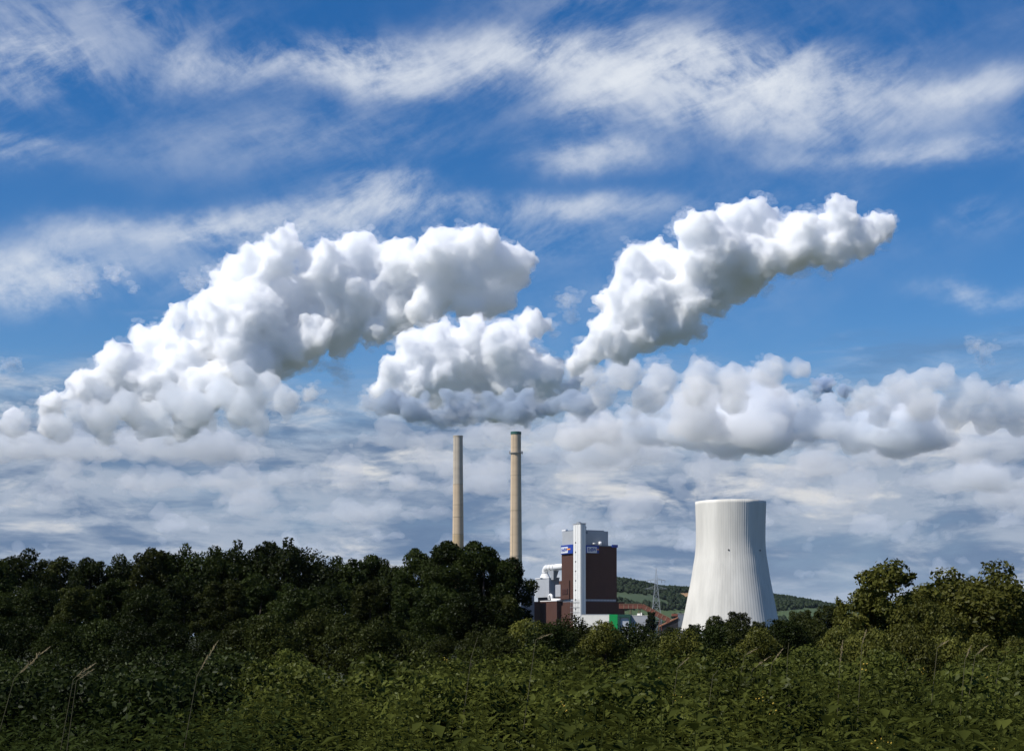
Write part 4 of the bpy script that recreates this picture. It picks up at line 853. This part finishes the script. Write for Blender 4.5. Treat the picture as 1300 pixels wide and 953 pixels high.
# ------------------------------------------------------------------ foreground weeds and dry grass
def build_weeds():
    r = np.random.default_rng(31); n = 3600
    y = np.sqrt(r.uniform(4.5**2, 26**2, n)); x = r.uniform(-.40, .40, n)*y
    hn = fbm(np.stack([x/2.6, y/2.6, x*0], -1), 3, 2); h = (.80+1.15*np.clip(hn-.16, 0, 1))*r.uniform(.82, 1.14, n)
    px = 650+x*F/y; h *= np.interp(px, [0, 250, 520, 700, 1300], [.80, .85, .95, 1.05, 1.05])
    VV = []; FF = []; off = 0
    nl = 30
    for j in range(nl):        # leaf j of every plant at once
        u = (j+r.random(n))/nl; z = h*(.12+.88*u); an = j*2.4+r.uniform(0, .9, n)
        ln = r.uniform(.035, .075, n)*(1.25-.6*u)*1.5; w = ln*r.uniform(.28, .5, n); tilt = r.uniform(-.2, .9, n)
        d = np.stack([np.cos(an), np.sin(an), tilt], -1); d /= np.linalg.norm(d, axis=1)[:, None]
        sd = np.cross(d, np.array([0, 0, 1.])); sd /= np.linalg.norm(sd, axis=1)[:, None]
        lean = np.stack([np.sin(x*9)*.10, np.cos(y*7)*.10, x*0], -1)*(u*u)[:, None]*h[:, None]
        b0 = np.stack([x, y, z], -1)+lean+d*(.02+.10*(1-u)*r.random(n))[:, None]
        m_ = b0+d*ln[:, None]; tip = b0+d*(2*ln)[:, None]-np.array([0, 0, 1.])*(ln*.5)[:, None]
        VV.append(np.stack([b0, m_+sd*w[:, None], tip, m_-sd*w[:, None]], 1).reshape(-1, 3)); i = np.arange(n)*4+off
        FF.append(np.stack([i, i+1, i+2, i, i+2, i+3], -1).reshape(-1)); off += n*4
    # stems: three-sided
    st = []; 
    b = np.stack([x, y, x*0], -1); lean = np.stack([np.sin(x*9)*.10, np.cos(y*7)*.10, x*0], -1)*h[:, None]; tp = np.stack([x, y, h], -1)+lean
    wv = np.array([.004, 0, 0])
    VV.append(np.stack([b-wv, b+wv, tp+wv*.5, tp-wv*.5], 1).reshape(-1, 3)); i = np.arange(n)*4+off; FF.append(np.stack([i, i+1, i+2, i, i+2, i+3], -1).reshape(-1)); off += n*4
    V = np.concatenate(VV); Fa = np.concatenate(FF)
    pl = np.tile(px+r.normal(size=n)*80 < 310, nl+1); Fq = Fa.reshape(-1, 6)     # shade over the left weeds is put into a darker leaf colour
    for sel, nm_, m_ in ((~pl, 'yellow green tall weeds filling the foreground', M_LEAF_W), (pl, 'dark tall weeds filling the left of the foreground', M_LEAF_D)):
        q = Fq[sel].reshape(-1); ids, inv = np.unique(q, return_inverse=True)
        tag(link('weeds', np_mesh('weeds', V[ids], inv.reshape(-1), np.full(len(q)//3, 3)), m_), nm_, 'weeds', None, 'stuff')
    # yellow flower heads on some of them
    k = np.where((px > 560) & (r.random(n) < .014) & (y < 30))[0]; iv, fi = ico(1); P = tp[k][:, None]+r.normal(size=(len(k), 6, 3))*np.array([.03, .03, .035]); P = P.reshape(-1, 3); rr = r.uniform(.006, .012, len(P))
    V = (iv[None]*rr[:, None, None]+P[:, None]).reshape(-1, 3); Fa = (fi[None]+(np.arange(len(P))*len(iv))[:, None, None]).reshape(-1)
    tag(link('weed_flowers', np_mesh('weed_flowers', V, Fa, np.full(len(Fa)//3, 3)), mat('yellow_petals', (.34, .24, .03), .8, .2, 20)), 'tiny yellow flower heads among the weeds', 'flowers', None, 'stuff')
    # green grass blades among them
    n = 5000; y = np.sqrt(r.uniform(5.5**2, 36**2, n)); x = r.uniform(-.40, .40, n)*y; h = r.uniform(.6, 1.25, n); an = r.uniform(0, 6.28, n); dr = np.stack([np.cos(an), np.sin(an), an*0], -1); sd = np.stack([-np.sin(an), np.cos(an), an*0], -1)*.006
    VV = []
    for u in (0, .35, .7, 1.0):
        c = np.stack([x, y, h*(u-.18*u**3)], -1)+dr*(u*u*.35*h)[:, None]; wv = sd*(1-.9*u); VV += [c-wv, c+wv]
    V = np.stack(VV, 1).reshape(-1, 3); i = np.arange(n)*8; Fa = np.concatenate([np.stack([i+k*2, i+k*2+1, i+k*2+3, i+k*2+2], -1) for k in range(3)]).reshape(-1)
    tag(link('grass', np_mesh('grass', V, Fa, np.full(len(Fa)//4, 4)), leaf_mat('grass_blade', (.035, .045, .012), (.10, .105, .03), .3, .5)), 'long green grass blades between the weeds', 'grass', None, 'stuff')
build_weeds()

M_STRAW = mat('dry_straw', (.30, .24, .13), .8, .2, 6.0)
M_STEM = mat('dry_stem', (.10, .09, .045), .8, .2, 6.0)
def grass_stalk(px0, py0, px1, py1, Y, label, plume=True, seed=0, group=None, rust=False):
    """dry stalk from the ground through (px0,py0) to a plume ending at (px1,py1)"""
    rnd = random.Random(seed); p0 = at(px0, py0, Y); p1 = at(px1, py1, Y); root = Vector((p0.x-(p1.x-p0.x)*1.6, Y+.1, 0))
    t = thing('grass_stalk', root, label, 'grass', group)
    L_ = lambda v: Vector(v)-root
    c = [L_(root), L_(root.lerp(p0, .6)+Vector((0, 0, .05))), L_(p0), L_(p0.lerp(p1, .5)+Vector((0, 0, .02)))]
    MB().tube(c, [.004, .0035, .003, .002], 5).build('stem', M_STEM, t)
    if plume:
        mb = MB(); a, b = L_(p0.lerp(p1, .18)), L_(p1); d = (b-a); n = 70; ln = d.length
        for k in range(n):
            u = k/n; q = a+d*u+Vector((0, 0, -.06*ln*u*u)); w = .16*ln*math.sin(math.pi*min(1, .15+.85*u))*.5
            e = q+d.normalized()*ln*rnd.uniform(.05, .10)+Vector((rnd.gauss(0, 1), rnd.gauss(0, 1), rnd.gauss(0, 1)))*w*.45
            mb.bar(q, e, .0042, .0024)
        mb.build('plume', M_STRAW, t)
def build_stalks():
    grass_stalk(18, 861, 62, 819, 13.0, 'pale dry grass plume leaning right at the far left bottom', True, 1)
    grass_stalk(93, 862, 121, 840, 13.5, 'short pale forked grass plume second from the left, upper of its pair', True, 2)
    grass_stalk(97, 864, 119, 848, 13.3, 'short pale forked grass plume second from the left, lower of its pair', True, 4)
    grass_stalk(250, 858, 276, 812, 14.0, 'brownish grass plume before the dark wood left of the lighter bushes', True, 3)
    grass_stalk(598, 835, 615, 786, 16.0, 'single arched dry stalk before the big poplars', False, 5)
    rnd = random.Random(4)
    for j_, (px, py, dx, dy) in enumerate(sorted(((680, 812, 20, -9), (860, 848, 14, -14), (945, 832, 16, -10), (955, 850, 22, -18), (980, 842, 14, -20), (1000, 830, 3, -26), (1066, 846, 4, -34), (1094, 820, 6, -22), (1150, 852, 8, -12), (1190, 822, 14, -10), (1225, 838, 8, -20), (1238, 832, 16, -14), (1268, 845, 12, -10), (905, 858, 14, -12)))):
        grass_stalk(px, py, px+dx, py+dy, rnd.uniform(14, 21), 'thin dry grass stalk among the weeds in the right half, '+ORD[j_], rnd.random() < .7, rnd.randint(0, 999), 'dry stalks among the weeds')
build_stalks()

# ------------------------------------------------------------------ haze over the land
def build_haze():
    m = bpy.data.materials.new('thin_haze'); m.use_nodes = True; N = m.node_tree.nodes; N.clear()
    o = N.new('ShaderNodeOutputMaterial'); v = N.new('ShaderNodeVolumePrincipled'); v.inputs['Color'].default_value = (.72, .84, 1, 1); v.inputs['Density'].default_value = HAZE
    m.node_tree.links.new(v.outputs[0], o.inputs['Volume'])
    h = MB().box(-15500, 15500, -600, 17000, -1, 330).build('haze', m); tag(h, 'thin summer haze over the land', None, None, 'stuff')
HAZE = 0.7e-5
build_haze()
print('TRIS', sum(len(me.polygons) for me in bpy.data.meshes))
